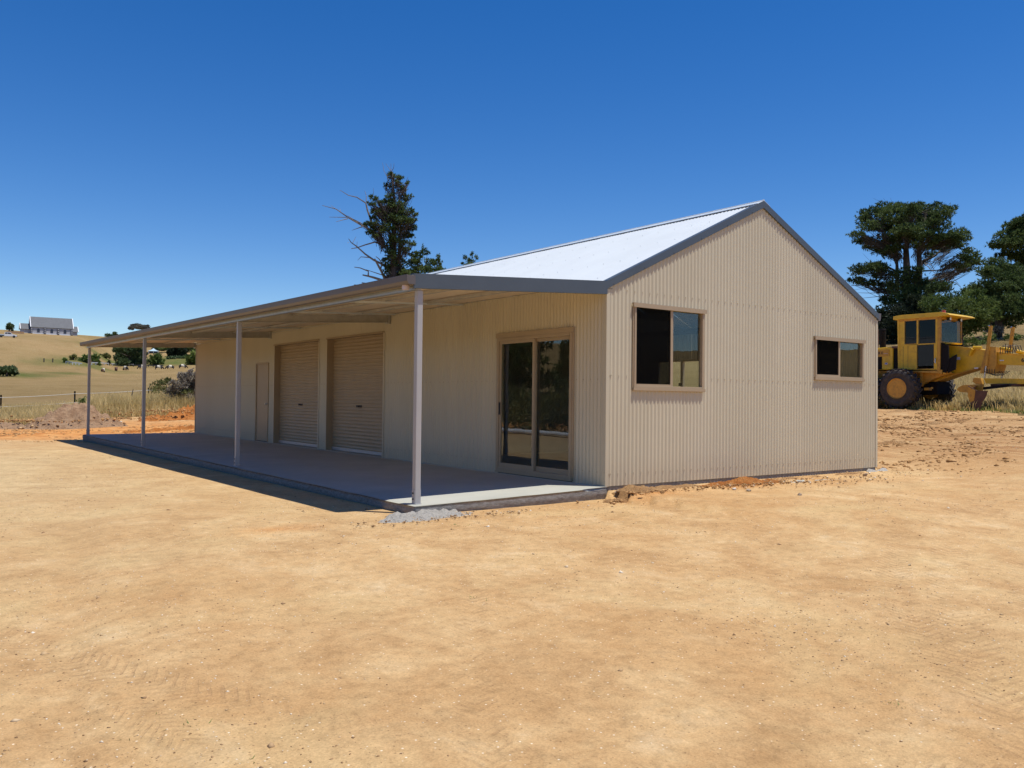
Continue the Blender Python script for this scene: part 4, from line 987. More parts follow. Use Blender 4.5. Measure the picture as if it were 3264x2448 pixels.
tree('pine_tree', 1258, 1040, 60, [(1010,225,50,30),(1110,255,60,24),(1000,345,50,28),(1120,350,60,30),(1215,322,20,16),(1180,400,34,16),(1000,462,34,24),(1190,490,60,42),(805,505,42,38),(790,572,50,18),(900,560,40,24),(1010,560,80,50),(1130,590,70,50),(1000,650,140,50),(850,670,80,40),(1150,680,110,50),(1260,650,30,24),(1320,700,30,18),(1000,740,140,50),(800,740,50,24),(1180,770,110,40),(1320,765,16,9),(740,830,65,32),(850,850,85,40),(980,850,85,60),(1120,850,75,50),(1270,870,60,30),(760,920,50,28),(840,965,42,24),(1200,955,90,30),(1265,1050,48,32),(1050,1000,80,50),(1150,1040,50,40),(1000,1080,80,40),(1200,1130,48,34),(1030,1180,90,60),(1000,1300,85,70),(1120,1300,75,70),(1080,1400,105,70),(960,1390,40,30),(1060,1480,110,60),(1180,1420,60,50)],
 'ragged pine with bleached dead limbs on its left, standing behind the shed roof', 'pine tree', Z8, 'pine', 95, .19, 8, depth=.8,
 trunks=(([(1040,1700),(1040,1500),(1050,1000),(1060,600),(1030,180)], .36, .03), ([(1100,1300),(1125,1100),(1135,850),(1110,400)], .16, .03), ([(1050,700),(900,640),(780,570)], .07, .02), ([(1060,980),(960,900),(800,850)], .08, .02), ([(1130,900),(1250,860)], .05, .02)), dead=D)
tree('pine_tree', 1345, 1040, 62, [(1410,1130,34,32),(1460,1170,34,18),(1370,1180,52,26),(1280,1190,50,32),(1330,1240,70,40),(1300,1320,80,60),(1380,1370,80,50),(1290,1420,90,50)], 'small pine top at the right foot of the ragged pine', 'pine tree', Z8, 'pine', 95, .19, 8, trad=.14)
tree('pine_tree', 1400, 1040, 64, [(1590,1220,24,34),(1500,1280,70,40),(1580,1310,60,50),(1450,1360,70,45),(1620,1380,60,50),(1540,1400,80,50)], 'small olive green pine top just above the roof edge', 'pine tree', Z8, 'pine_light', 95, .18, 8, trad=.12)
tree('pine_tree', 1500, 1040, 66, [(2000,1190,18,32),(1920,1220,28,26),(2050,1220,28,16),(1980,1270,50,22),(1890,1295,14,8),(1980,1330,80,40),(1990,1400,100,60)], 'tiny pine tip peeping over the middle of the roof ridge', 'pine tree', Z8, 'pine', 110, .17, 8, trad=.1)
# trees out of frame that the glass doors and windows mirror
for nm, X_, Y_, lb in (('pine_tree', -30, 42, 'pine standing out of frame to the left, mirrored in the glazed door'), ('pine_tree', -44, 50, 'further pine out of frame to the left, mirrored in the glazed door')):
    root = thing(nm, (X_, Y_, Hs(X_, Y_)), lb, 'pine tree'); L_ = []
    for i in range(26):
        z = Hs(X_, Y_)+1.0+i*.42; rr = 3.6*(1-i/34); a = rng.random()*6.28
        L_.append((np.array([X_+math.cos(a)*rr*.6, Y_+math.sin(a)*rr*.6, z]), (rr*.6, .7, rr*.6), (np.array([1, 0, 0]), np.array([0, 0, 1.]), np.array([0, 1., 0]))))
    V, F, T = foliage_arrays(L_, 30, .35, 6); np_mesh('crown', V, F, M['pine'], root, False, {'tint': T})
    mb = MB(); mb.tube([(X_, Y_, Hs(X_, Y_)-.3), (X_, Y_, Hs(X_, Y_)+11)], [.4, .06], 7); mb.build('trunk', M['bark'], root)
# garden trees on the hillside to the left
def far(name, px, py, blobs, label, cat, conv, mat, leaf=.7, dens=9, **k):
    return tree(name, px, py, 300, blobs, label, cat, conv, mat, dens, leaf, 6, on_hit=True, trad=k.pop('trad', .3), elong=.35, **k)
far('willow_tree', 415, 1166, [(470,450,70,50),(560,420,110,50),(650,500,140,70),(800,430,140,60),(930,480,100,80),(560,590,110,80),(740,600,150,90),(900,620,140,80),(480,620,50,70),(620,680,100,50),(850,680,120,50),(1010,600,50,90)], 'large round blue green willow under the verandah roof line, behind the cattle', 'tree', R2, 'willow', trad=.6)
far('shrub', 283, 1160, [(1850,1040,90,60),(1900,950,45,40),(1780,1080,60,40)], 'bright green garden shrub left of the end verandah post', 'shrub', R1, 'shrub')
far('shrub', 303, 1160, [(2050,1010,90,65),(2110,960,70,50),(2120,1070,60,40)], 'bright green garden shrub right of the end verandah post', 'shrub', R1, 'shrub')
far('shrub', 335, 1141, [(230,550,95,30),(120,570,60,26)], 'olive clipped hedge running towards the willow', 'hedge', R2, 'olive')
far('shrub', 233, 1148, [(1590,980,32,34),(1650,950,30,24)], 'small rusty brown shrub on the slope above the garden', 'shrub', R1, 'olive')
far('conifer', 207, 1157, [(1432,1010,18,22),(1435,1060,32,30)], 'small dark conical shrub at the left end of the garden', 'shrub', R1, 'shrub')
far('shrub', 344, 1164, [(293,700,20,34)], 'small dark shrub before the willow', 'shrub', R2, 'hedge')
far('shrub', 497, 1163, [(1270,590,95,60),(1330,650,80,50),(1230,690,70,45),(1380,700,60,40)], 'lime green feathery shrub right of the second-last post', 'shrub', R2, 'shrub')
far('hedge', 560, 1137, [(1600,480,80,80),(1700,450,90,80),(1800,470,90,85),(1880,480,50,80),(1650,530,90,40),(1800,540,90,35)], 'tall block shaped dark hedge above the garden', 'hedge', R2, 'hedge', dens=16)
far('hedge', 560, 1143, [(1560,590,60,18),(1700,588,80,18),(1830,588,70,18)], 'low grey green hedge at the foot of the tall dark hedge', 'hedge', R2, 'willow')
far('shrub', 605, 1163, [(1990,600,90,70),(2060,530,70,60),(1960,690,60,50),(2080,690,70,60),(2100,620,60,60)], 'bright green bush beside the far shed corner', 'shrub', R2, 'shrub')
far('tree', 540, 1120, [(1300,385,90,30),(1420,395,100,36),(1520,390,60,36),(1950,400,90,50),(2080,420,80,50)], 'dark trees behind the pale gazebo roof', 'tree', R2, 'pine', trad=.4)
far('tree', 29, 1056, [(205,260,48,40),(215,310,58,38),(265,268,28,26),(180,300,35,35)], 'small round dark tree alone beside the stone church', 'tree', R1, 'willow', leaf=.6, dens=14)
far('shrub', 22, 1200, [(150,1240,130,55),(270,1200,70,40),(40,1290,80,45),(210,1310,120,40),(70,1230,70,40)], 'dark green bush in the paddock at the left edge', 'shrub', R1, 'willow', leaf=.5, dens=14)
far('gum_tree', 435, 1076, [(830,595,70,28),(900,608,75,24),(755,620,34,18),(960,605,40,20)], 'grey gum crown on the ridge above the verandah roof', 'gum tree', R4, 'gum', leaf=.9, dens=12)
far('shrub', 345, 1073, [(440,718,32,18),(470,725,30,16)], 'left of two dark bushes on the ridge line', 'shrub', R4, 'willow')
far('shrub', 366, 1073, [(535,700,28,24),(545,720,35,16)], 'right of two dark bushes on the ridge line', 'shrub', R4, 'willow')
# brush heap near the fence by the far shed corner
tree('brush_heap', 590, 1300, 47, [(1900,1000,160,90),(2050,1000,140,110),(1750,1150,160,110),(1950,1180,180,120),(2080,1250,120,150),(1600,1300,140,90),(1850,1350,200,100),(2050,1420,120,80),(2150,1100,100,150),(2200,1350,100,150)], 'tangled grey brush heap with bleached sticks beside the far shed corner', 'brush heap', R2, 'brush', 130, .16, 7, trad=.05,
     dead=(([(2030,950),(1960,850),(2080,800)], .05, .03), ([(1700,1180),(1800,1170)], .02, .015), ([(1980,1150),(2080,1140)], .03, .02), ([(1600,1250),(1680,1170)], .02, .01), ([(2040,960),(1990,900)], .04, .03)))
tree('shrub', 545, 1300, 47, [(1480,1080,130,60),(1380,1180,130,70),(1560,1050,70,50),(1300,1250,120,60),(1700,1280,150,60),(1900,1300,150,50)], 'yellow green weedy shrub in front of the grey brush heap', 'shrub', R2, 'olive', 120, .13, 7, trad=.03)
tree('shrub', 262, 1300, 46, [(1420,230,60,50),(1480,180,40,40)], 'small green bush right of the second fence picket', 'shrub', (0, 1240, 5.53), 'shrub', 150, .12, 6, trad=.03)

# long dry grass
def blades(name, x, y, h0, h1, wd, mt, lean=.95):
    n = len(x); z = H(x, y)-.02; h = h0+(h1-h0)*rng.random(n); a = rng.random(n)*6.28; l = lean*h*rng.random(n)
    B = np.c_[x, y, z]; ca_, sa_ = np.cos(a), np.sin(a); s = np.c_[-sa_, ca_, np.zeros(n)]*wd
    Mi = B+np.c_[ca_*l*.35, sa_*l*.35, h*.6]; Tp = B+np.c_[ca_*l, sa_*l, h]
    V = np.stack([B-s, B+s, Mi+s*.7, Mi-s*.7, Tp], 1).reshape(-1, 3); i = np.arange(n)[:, None]*5
    F = np.vstack([i+np.array([[0, 1, 2]]), i+np.array([[0, 2, 3]]), i+np.array([[3, 2, 4]])])
    t = np.clip(.5+.28*rng.normal(0, 1, n)+fbm(x, y, 2.5, 3)*.6, 0, 1)
    o = np_mesh(name, V, F, M[mt], None, False, {'tint': np.repeat(t, 5)}); o['kind'] = 'stuff'
def region(n, f, x0, x1, y0, y1, clump=1.2):
    x = x0+(x1-x0)*rng.random(n*4); y = y0+(y1-y0)*rng.random(n*4)
    k = f(x, y) & (rng.random(n*4) < np.clip(.5+fbm(x, y, clump, 3)*1.8, .05, 1)); return x[k][:n], y[k][:n]
def azr(x, y): return np.degrees(np.arctan2(x-CX, y-CY)), np.hypot(x-CX, y-CY)
def fl(x, y):
    a, r = azr(x, y); return (a > -2) & (a < 19) & (r > rdirt(a)+.3) & (r < 58)
x, y = region(36000, fl, -10, 14, 28, 52); blades('long_grass', x, y, .25, .62, .013, 'grass')
def fl2(x, y):
    a, r = azr(x, y); return (a > 10) & (a < 19) & (r > 45) & (r < 55)
x, y = region(14000, fl2, -1, 12, 34, 50, .8); blades('long_grass', x, y, .5, 1.05, .014, 'grass')
def fr(x, y):
    a, r = azr(x, y); return (a > 54) & (a < 76) & (r > rdirt(a)+.1) & (r < 46)
x, y = region(42000, fr, 14, 36, -2, 20, 1.0); blades('long_grass', x, y, .12, .38, .012, 'grass')
def fr2(x, y):
    a, r = azr(x, y); return (a > 54) & (a < 76) & (r > rdirt(a)-.15) & (r < rdirt(a)+2.2)
x, y = region(14000, fr2, 14, 30, -3, 12, .7); blades('green_grass', x, y, .05, .17, .011, 'grass_green')
def weeds():
    xs = []; ys = []
    for px, py, n, s in ((1445, 1673, 30, .02), (1478, 1678, 34, .035), (1455, 1755, 8, .02), (1520, 1908, 30, .04), (600, 2313, 22, .035), (640, 2315, 8, .02), (2870, 2250, 0, .02), (2868, 2248, 34, .03), (1375, 1745, 10, .03), (735, 1625, 10, .04), (810, 1640, 12, .06), (420, 2360, 8, .03), (520, 2290, 8, .03), (1240, 1905, 10, .03), (2000, 1640, 6, .03), (800, 2420, 8, .03)):
        c = hit(px, py, 2); xs += list(rng.normal(c[0], s, n)); ys += list(rng.normal(c[1], s, n))
    blades('weeds', np.array(xs), np.array(ys), .01, .035, .004, 'shrub', 1.6)
weeds()
x, y = scatter(500, 3, 20, 0, 74, 1.6, .7); x = np.repeat(x, 5)+rng.normal(0, .012, len(x)*5); y = np.repeat(y, 5)+rng.normal(0, .012, len(y)*5)
blades('dry_weeds', x, y, .006, .02, .003, 'olive', 2.0)

mb = MB(); pp = [(-11.7+.03*math.sin(y*.3), y, Hs(-11.7, y)+.10) for y in np.linspace(6, 25, 14)]; mb.tube(pp, .09, 12)
tag(mb.build('pipe', M['whitep0']), 'long white pipe lying on the dirt left of the frame, mirrored in the glazed door', 'pipe')
root = thing('hedge', (-14.5, 18, Hs(-14.5, 18)), 'dark scrub bank left of the frame, mirrored in the glazed door', 'scrub'); L_ = []
for i in range(34):
    y_ = 5+i*.85; x_ = -14.5+rng.normal(0, .5); z_ = Hs(x_, y_)
    L_.append((np.array([x_, y_, z_+.7+.5*rng.random()]), (1.0, .9, 1.0), (np.array([1, 0, 0]), np.array([0, 0, 1.]), np.array([0, 1., 0]))))
V, F, T = foliage_arrays(L_, 60, .22, 5); np_mesh('foliage', V, F, M['olive'], root, False, {'tint': T})
# ------------------------------------------------------------ wire fence
M['picket'] = paint('black_picket', (.008, .007, .007), .9, .2, spec=.1); M['wire'] = paint('white_fence_tape', (.70, .68, .62), .6, .1)
fp = [(-14.2, 48.0), (-10.4, 47.3), (-6.7, 46.6), (-2.96, 46.0), (.65, 45.5), (4.49, 44.8), (8.2, 44.2), (12.0, 43.6), (16, 43)]
fence = thing('wire_fence', (-2.96, 46.0, Hs(-2.96, 46.0)), 'picket and white wire fence across the long dry grass behind the soil piles', 'fence')
tops = []
for x, y in fp:
    z = Hs(x, y); zt = z+1.08; tops.append((x, y, z))
    mb = MB(); mb.box((x-.042, y-.010, z-.2), (x+.042, y+.010, zt)); mb.box((x-.008, y+.008, z-.2), (x+.008, y+.04, zt)); mb.build('picket', M['picket'], fence)
x, y = 3.55, 44.95; z = Hs(x, y); mb = MB(); mb.tube([(x, y, z+.3), (x+.05, y, z+.7), (x+.12, y, z+1.05)], [.02, .05, .015], 6); mb.build('dropper', M['bark'], fence)
for hh in (.42, .93):
    mb = MB(); pts = []
    for (a, b) in zip(tops[:-1], tops[1:]):
        for t in np.linspace(0, 1, 6)[:-1]: pts.append((a[0]+(b[0]-a[0])*t, a[1]-.015+(b[1]-a[1])*t, a[2]+(b[2]-a[2])*t+hh-.03*math.sin(math.pi*t)))
    mb.tube(pts, .011, 5); mb.build('wire', M['wire'], fence)

# ------------------------------------------------------------ church on the hill
M['church'] = paint('pale_stone_wall', (.42, .42, .45), .85, .12, scale=1.5); M['slate'] = paint('grey_roof_tile', (.13, .133, .14), .8, .1, scale=1)
M['quoin'] = paint('bluestone', (.07, .075, .09), .8, .2, scale=2); M['whitep'] = paint('white_paint', (.72, .73, .75), .6, .04); M['winglass'] = paint('leaded_glass', (.04, .045, .07), .25, .2)
def church():
    c = hit(165, 1067); r = math.hypot(c[0]-CX, c[1]-CY); s = r/FPX
    rt_, up_, dp = view_axes(165); th = R(7); ux = rt_*math.cos(th)+dp*math.sin(th); uy = -rt_*math.sin(th)+dp*math.cos(th)
    ch = thing('stone_church', tuple(c), 'pale stone church with grey gabled roof and dark quoins on the hilltop', 'church')
    base = c[2]-.6
    def P(a, b, z): return tuple(c+ux*a+uy*b+np.array([0, 0, z]))
    def bx(mb, a0, a1, b0, b1, z0, z1): mb.obox(c+ux*(a0+a1)/2+uy*(b0+b1)/2+up_*(z0+z1)/2, (ux, uy, up_), ((a1-a0)/2, (b1-b0)/2, (z1-z0)/2))
    X0, X1 = (115-165)*s, (217-165)*s; EH = 20*s; RH = 48*s; Dp = 7.5
    def gable(nm, a0, a1, b0, b1, eh, rh, mt_, parent):
        mb = MB(); bm_ = (b0+b1)/2
        for a in (a0, a1): pass
        n = [(b0, -.8), (b1, -.8), (b1, eh), (bm_, rh), (b0, eh)]
        v = [P(a0, q[0], q[1]) for q in n]+[P(a1, q[0], q[1]) for q in n]; mb.v = v
        mb.f = [(0, 1, 2, 3, 4), (9, 8, 7, 6, 5)]+[(i, i+5, (i+1) % 5+5, (i+1) % 5) for i in range(5)]; mb.mi = [0]*7
        wl = mb.build('wall', mt_, parent)
        mb = MB()
        for q0, q1 in (((b0-.35, eh-.25), (bm_, rh+.12)), ((b1+.35, eh-.25), (bm_, rh+.12))):
            p = [P(a0-.3, *q0), P(a1+.3, *q0), P(a1+.3, *q1), P(a0-.3, *q1)]; mb.quad(*p); mb.quad(*[tuple(np.array(k)+np.array([0, 0, .12])) for k in p])
            mb.quad(p[0], p[1], tuple(np.array(p[1])+np.array([0, 0, .12])), tuple(np.array(p[0])+np.array([0, 0, .12])))
        rf = mb.build('roof', M['slate'], parent)
        for a in (a0-.35, a1+.35):
            mb = MB()
            for q0, q1 in (((b0-.4, eh-.25), (bm_, rh+.15)), ((b1+.4, eh-.25), (bm_, rh+.15))): mb.beam(P(a, q0[0], q0[1]+.1), P(a, q1[0], q1[1]+.1), .28, .3)
            mb.build('coping', M['whitep'], rf)
        return wl
    gable('nave', X0, X1, 0, Dp, EH, RH, M['church'], ch)
    gable('annexe', (91-165)*s, X0-.02, 1.6, 5.8, 14*s, 28*s, M['church'], ch)
    gable('annexe', X1+.02, (231-165)*s, 1.6, 5.8, 12*s, 26*s, M['church'], ch)
    for px in (115, 148, 181, 215):
        a = (px-165)*s; mb = MB(); bx(mb, a-.32, a+.32, -.55, -.01, -.8, EH*.92); bt = mb.build('buttress', M['quoin'], ch)
        mb = MB()
        for k in range(3): bx(mb, a-.25, a+.25, -.58, -.552, .5+k*.85, .9+k*.85)
        mb.build('stone_band', M['church'], bt)
    for px in (132, 165, 198):
        a = (px-165)*s; mb = MB(); pl = [(-.42, 5*s), (.42, 5*s), (.42, 12*s), (0, 15.5*s), (-.42, 12*s)]
        def arch(k, b0, b1, mb):
            n = len(mb.v); mb.v += [P(a+q[0]*k, b0, q[1]+(k-1)*.2*(1 if q[1] > 8*s else -1)) for q in pl]+[P(a+q[0]*k, b1, q[1]+(k-1)*.2*(1 if q[1] > 8*s else -1)) for q in pl]
            mb.f += [tuple(n+i for i in range(5)), tuple(n+9-i for i in range(5))]+[(n+i, n+i+5, n+(i+1) % 5+5, n+(i+1) % 5) for i in range(5)]; mb.mi += [0]*7
        arch(1.35, -.06, -.005, mb); wn = mb.build('window', M['quoin'], ch)
        mb = MB(); arch(.95, -.10, -.062, mb); mb.build('pane', M['winglass'], wn)
    mb = MB(); bx(mb, X0, X1, -.2, -.03, -.8, .35); mb.build('plinth', M['whitep'], ch)
    mb = MB(); a0, a1 = (29-165)*s, (69-165)*s; mb2 = MB()
    bw = hit(49, 1063); mb.obox(bw+np.array([0, 0, .35]), (ux, uy, up_), ((a1-a0)/2, .3, .55))
    o = mb.build('stone_wall', M['soil_brown']); tag(o, 'low brown stone wall between the lone tree and the church', 'wall')
church()

# ------------------------------------------------------------ gazebo and pale garden edging
def gazebo():
    c = hit(489, 1128); r = math.hypot(c[0]-CX, c[1]-CY); s = r/FPX; rt_, up_, dp = view_axes(489)
    g = thing('gazebo', tuple(c), 'small garden pavilion with pale blue pyramid roof beside the willow', 'gazebo')
    hw = 16*s; eh = 7.5*s; ap = 17*s; cc = c+dp*hw
    def P(a, b, z): return tuple(cc+rt_*a+dp*b+up_*z)
    mb = MB(); q = [P(-hw, -hw, eh), P(hw, -hw, eh), P(hw, hw, eh), P(-hw, hw, eh)]; k_ = [P(-hw*.45, -hw*.45, eh+(ap-eh)*.38), P(hw*.45, -hw*.45, eh+(ap-eh)*.38), P(hw*.45, hw*.45, eh+(ap-eh)*.38), P(-hw*.45, hw*.45, eh+(ap-eh)*.38)]; t = P(0, 0, ap)
    for i in range(4): mb.quad(q[i], q[(i+1) % 4], k_[(i+1) % 4], k_[i]); mb.quad(k_[i], k_[(i+1) % 4], t, t)
    mb.quad(*q[::-1]); mb.build('roof', paint('pale_blue_roof', (.40, .52, .58), .5, .05), g)
    for a, b in ((-.85, -.85), (.85, -.85), (.85, .85), (-.85, .85), (0, -.85)):
        mb = MB(); mb.beam(P(a*hw, b*hw, -.6), P(a*hw, b*hw, eh), .2, .2, upv=tuple(rt_)); mb.build('post', M['whitep'], g)
    mb = MB(); mb.obox(cc+up_*eh*.45, (rt_, dp, up_), (hw*.7, hw*.7, eh*.5)); mb.build('wall', M['quoin'], g)
gazebo()
M['edging'] = paint('pale_rail', (.50, .50, .46), .8, .1)
def rail(p0, p1, n, label, mt_, h):
    a = hit(*p0); b = hit(*p1); o = thing('garden_rail', tuple(a), label, 'rail')
    for i in range(n):
        q = hit(p0[0]+(p1[0]-p0[0])*i/n, p0[1]+(p1[1]-p0[1])*i/n); q2 = hit(p0[0]+(p1[0]-p0[0])*(i+1)/n, p0[1]+(p1[1]-p0[1])*(i+1)/n)
        mb = MB(); mb.beam(q+np.array([0, 0, h]), q2+np.array([0, 0, h]), .2, .35); mb.build('rail_length', M[mt_], o)
        mb = MB(); mb.beam(q, q+np.array([0, 0, h]), .25, .25, upv=(1, 0, 0)); mb.build('post', M[mt_], o)
rail((210, 1160), (262, 1166), 5, 'pale low edging rail at the left end of the garden', 'edging', .6)
rail((292, 1163), (425, 1168), 10, 'pale garden rail in front of the willow', 'edging', .7)
rail((425, 1169), (520, 1171), 6, 'dark garden rail behind the cattle', 'quoin', .6)
for px in (140, 168):
    q = hit(px, 1155); mb = MB(); mb.beam(q-np.array([0, 0, .3]), q+np.array([0, 0, 1.1]), .28, .28, upv=(1, 0, 0))
    tag(mb.build('gate_post', M['bark']), 'left of two old gate posts at the garden end' if px == 140 else 'right of two old gate posts at the garden end', 'post', 'old gate posts')

# ------------------------------------------------------------ ute by the church
def ute():
    c = hit(24, 1076); r = math.hypot(c[0]-CX, c[1]-CY); s = r/FPX; rt_, up_, dp = view_axes(24); k = 46*s/5.3
    u = thing('parked_ute', tuple(c), 'white utility truck parked on the hillside below the church', 'ute')
    def P(a, b, z): return tuple(c+rt_*a*k+dp*b*k+up_*z*k)
    def pr(name, pl, b0, b1, mt_, par=u):
        mb = MB(); n = len(pl); mb.v = [P(q[0], b0, q[1]) for q in pl]+[P(q[0], b1, q[1]) for q in pl]
        mb.f = [tuple(range(n)), tuple(range(2*n-1, n-1, -1))]+[(i, i+n, (i+1) % n+n, (i+1) % n) for i in range(n)]; mb.mi = [0]*(n+2); return mb.build(name, mt_, par)
    body = pr('body', [(-.9, .45), (2.55, .45), (2.6, .75), (2.45, .98), (1.45, 1.08), (.75, 1.72), (-.75, 1.72), (-.95, 1.05)], 0, 1.8, M['whitep'])
    pr('window', [(-.7, 1.15), (-.05, 1.15), (-.05, 1.6), (-.62, 1.6)], -.015, -.002, M['winglass'], body); pr('window', [(.03, 1.15), (1.1, 1.15), (.7, 1.6), (.03, 1.6)], -.015, -.002, M['winglass'], body)
    pr('tray', [(-2.6, .7), (-.97, .7), (-.97, 1.02), (-2.6, 1.02)], -.05, 1.85, M['rail']); pr('chassis', [(-2.5, .45), (-.9, .45), (-.9, .69), (-2.5, .69)], .4, 1.4, M['dark'])
    pr('bumper', [(2.55, .4), (2.68, .4), (2.68, .7), (2.6, .72)], 0, 1.8, M['dark'])
    for a in (-1.75, 1.75):
        for b in (-.05, 1.62):
            mb = MB(); mb.tube([P(a, b, .36), P(a, b+.23, .36)], .37*k, 14); mb.build('wheel', M['dark'], u)
ute()

# ------------------------------------------------------------ belted cattle
def cow_mesh():
    me = bpy.data.meshes.new('cow_skeleton')
    V = [(0,0,.98),(.35,0,1.0),(.75,0,1.0),(-.4,0,1.0),(-.75,0,1.02),  # spine
         (1.02,0,.86),(1.25,0,.52),(1.42,0,.22),                       # neck, head lowered to graze
         (.68,.2,.62),(.68,.22,.3),(.7,.22,0),(.68,-.2,.62),(.68,-.22,.3),(.7,-.22,0),
         (-.72,.2,.66),(-.82,.22,.38),(-.76,.22,0),(-.72,-.2,.66),(-.82,-.22,.38),(-.76,-.22,0),
         (-.95,0,1.0),(-1.0,0,.55),(1.2,.17,.55),(1.2,-.17,.55)]
    E = [(0,1),(1,2),(0,3),(3,4),(2,5),(5,6),(6,7),(2,8),(8,9),(9,10),(2,11),(11,12),(12,13),(4,14),(14,15),(15,16),(4,17),(17,18),(18,19),(4,20),(20,21),(6,22),(6,23)]
    Rd = [.36,.35,.32,.36,.30,.20,.15,.09,.15,.08,.06,.15,.08,.06,.18,.08,.06,.18,.08,.06,.05,.03,.04,.04]
    me.from_pydata(V, E, []); o = bpy.data.objects.new('tmp', me); col.objects.link(o)
    md = o.modifiers.new('s', 'SKIN')
    for i, r_ in enumerate(Rd): me.skin_vertices[0].data[i].radius = (r_, r_*(1.15 if i < 5 else 1)); me.skin_vertices[0].data[i].use_root = i == 0
    ss = o.modifiers.new('ss', 'SUBSURF'); ss.levels = 1
    dg = bpy.context.evaluated_depsgraph_get(); m2 = bpy.data.meshes.new_from_object(o.evaluated_get(dg)); bpy.data.objects.remove(o); m2.name = 'cow'; return m2
def hide(name, coat, belt=(.72, .66, .52)):
    mt, nt, b = new_mat(name); sp = nt.nodes.new('ShaderNodeSeparateXYZ'); nt.links.new(coord(nt), sp.inputs[0])
    x = math_n(nt, 'ADD', sp.outputs[0], math_n(nt, 'MULTIPLY', math_n(nt, 'SUBTRACT', noise(nt, 3, 2, .5, coord(nt)), .5), .15))
    k = math_n(nt, 'MULTIPLY', math_n(nt, 'LESS_THAN', x, .38), math_n(nt, 'GREATER_THAN', x, -.38))
    k = math_n(nt, 'MULTIPLY', k, math_n(nt, 'GREATER_THAN', sp.outputs[2], .45))
    nt.links.new(mix(nt, k, coat, belt), b.inputs['Base Color']); b.inputs['Roughness'].default_value = .8; return mt
black_h = hide('black_belted_hide', (.018, .015, .015)); brown_h = hide('brown_belted_hide', (.10, .045, .025)); brown_p = hide('brown_hide', (.11, .05, .03), (.11, .05, .03))
cm = cow_mesh(); meshes = {}
for key, mt_ in (('k', black_h), ('b', brown_h), ('p', brown_p)):
    mm = cm.copy(); mm.materials.clear(); mm.materials.append(mt_); meshes[key] = mm
for px, py, hd, key, lab in ((328, 1186, 75, 'b', 'brown and cream belted cow grazing rump on, leftmost of the herd'), (370, 1183, 90, 'p', 'plain reddish brown cow second from the left of the herd'),
        (401, 1180, 120, 'k', 'black cow with cream belt third from the left, grazing head left'), (455, 1176, 178, 'k', 'black belted cow half behind the second-last verandah post'),
        (506, 1177, 5, 'k', 'white belted black cow just right of the second-last verandah post'), (543, 1177, 178, 'k', 'black belted cow standing broadside in the middle of the right group'), (582, 1174, 10, 'k', 'black belted cow grazing nearest the brush heap')):
    c = hit(px, py); r = math.hypot(c[0]-CX, c[1]-CY)
    o = link(bpy.data.objects.new('cow', meshes[key])); o.location = (c[0], c[1], c[2]-.36); ra = math.degrees(math.atan2(view_axes(px)[0][1], view_axes(px)[0][0]))
    o.rotation_euler = (0, 0, R(ra+hd)); tag(o, lab, 'cow', 'belted cattle grazing in the paddock'); o.scale = (1.0,)*3 if False else (1.2*r/300,)*3

# ------------------------------------------------------------ motor grader
M['yellow'] = paint('yellow_machine_paint', (.72, .43, .015), .42, .10, dirt=(.30, .14, .03), dirt_amt=.5, scale=2.2)
M['yellow_worn'] = paint('worn_yellow_paint', (.56, .29, .035), .6, .2, dirt=(.22, .09, .03), dirt_amt=.75, scale=4)
M['tyre'] = paint('dusty_rubber', (.045, .038, .033), .85, .35, dirt=(.16, .11, .07), dirt_amt=.6, scale=5)
M['rim'] = paint('rim_paint', (.56, .29, .04), .6, .15, dirt=(.16, .08, .04), dirt_amt=.7, scale=6)
M['rust'] = paint('rusty_steel', (.11, .05, .03), .7, .3, scale=6); M['chrome'] = paint('cylinder_rod', (.45, .47, .52), .25, .05, metallic=.8)
M['near_black'] = paint('near_black_steel', (.014, .012, .012), .85, .2, spec=.15); M['amber'] = paint('red_beacon', (.40, .06, .025), .3, .1); M['lamp'] = paint('lamp_lens', (.72, .72, .68), .15, .02)
M['sticker'] = paint('white_sticker', (.55, .55, .62), .5, .05); M['blue_st'] = paint('blue_sticker', (.09, .13, .38), .5, .05); M['ink'] = paint('black_print', (.01, .01, .01), .5, .05)
GZ = 1.075
gr = thing('motor_grader', (19.0, 5.81, GZ), 'old yellow road grader with enclosed cab parked at the edge of the dirt', 'grader')
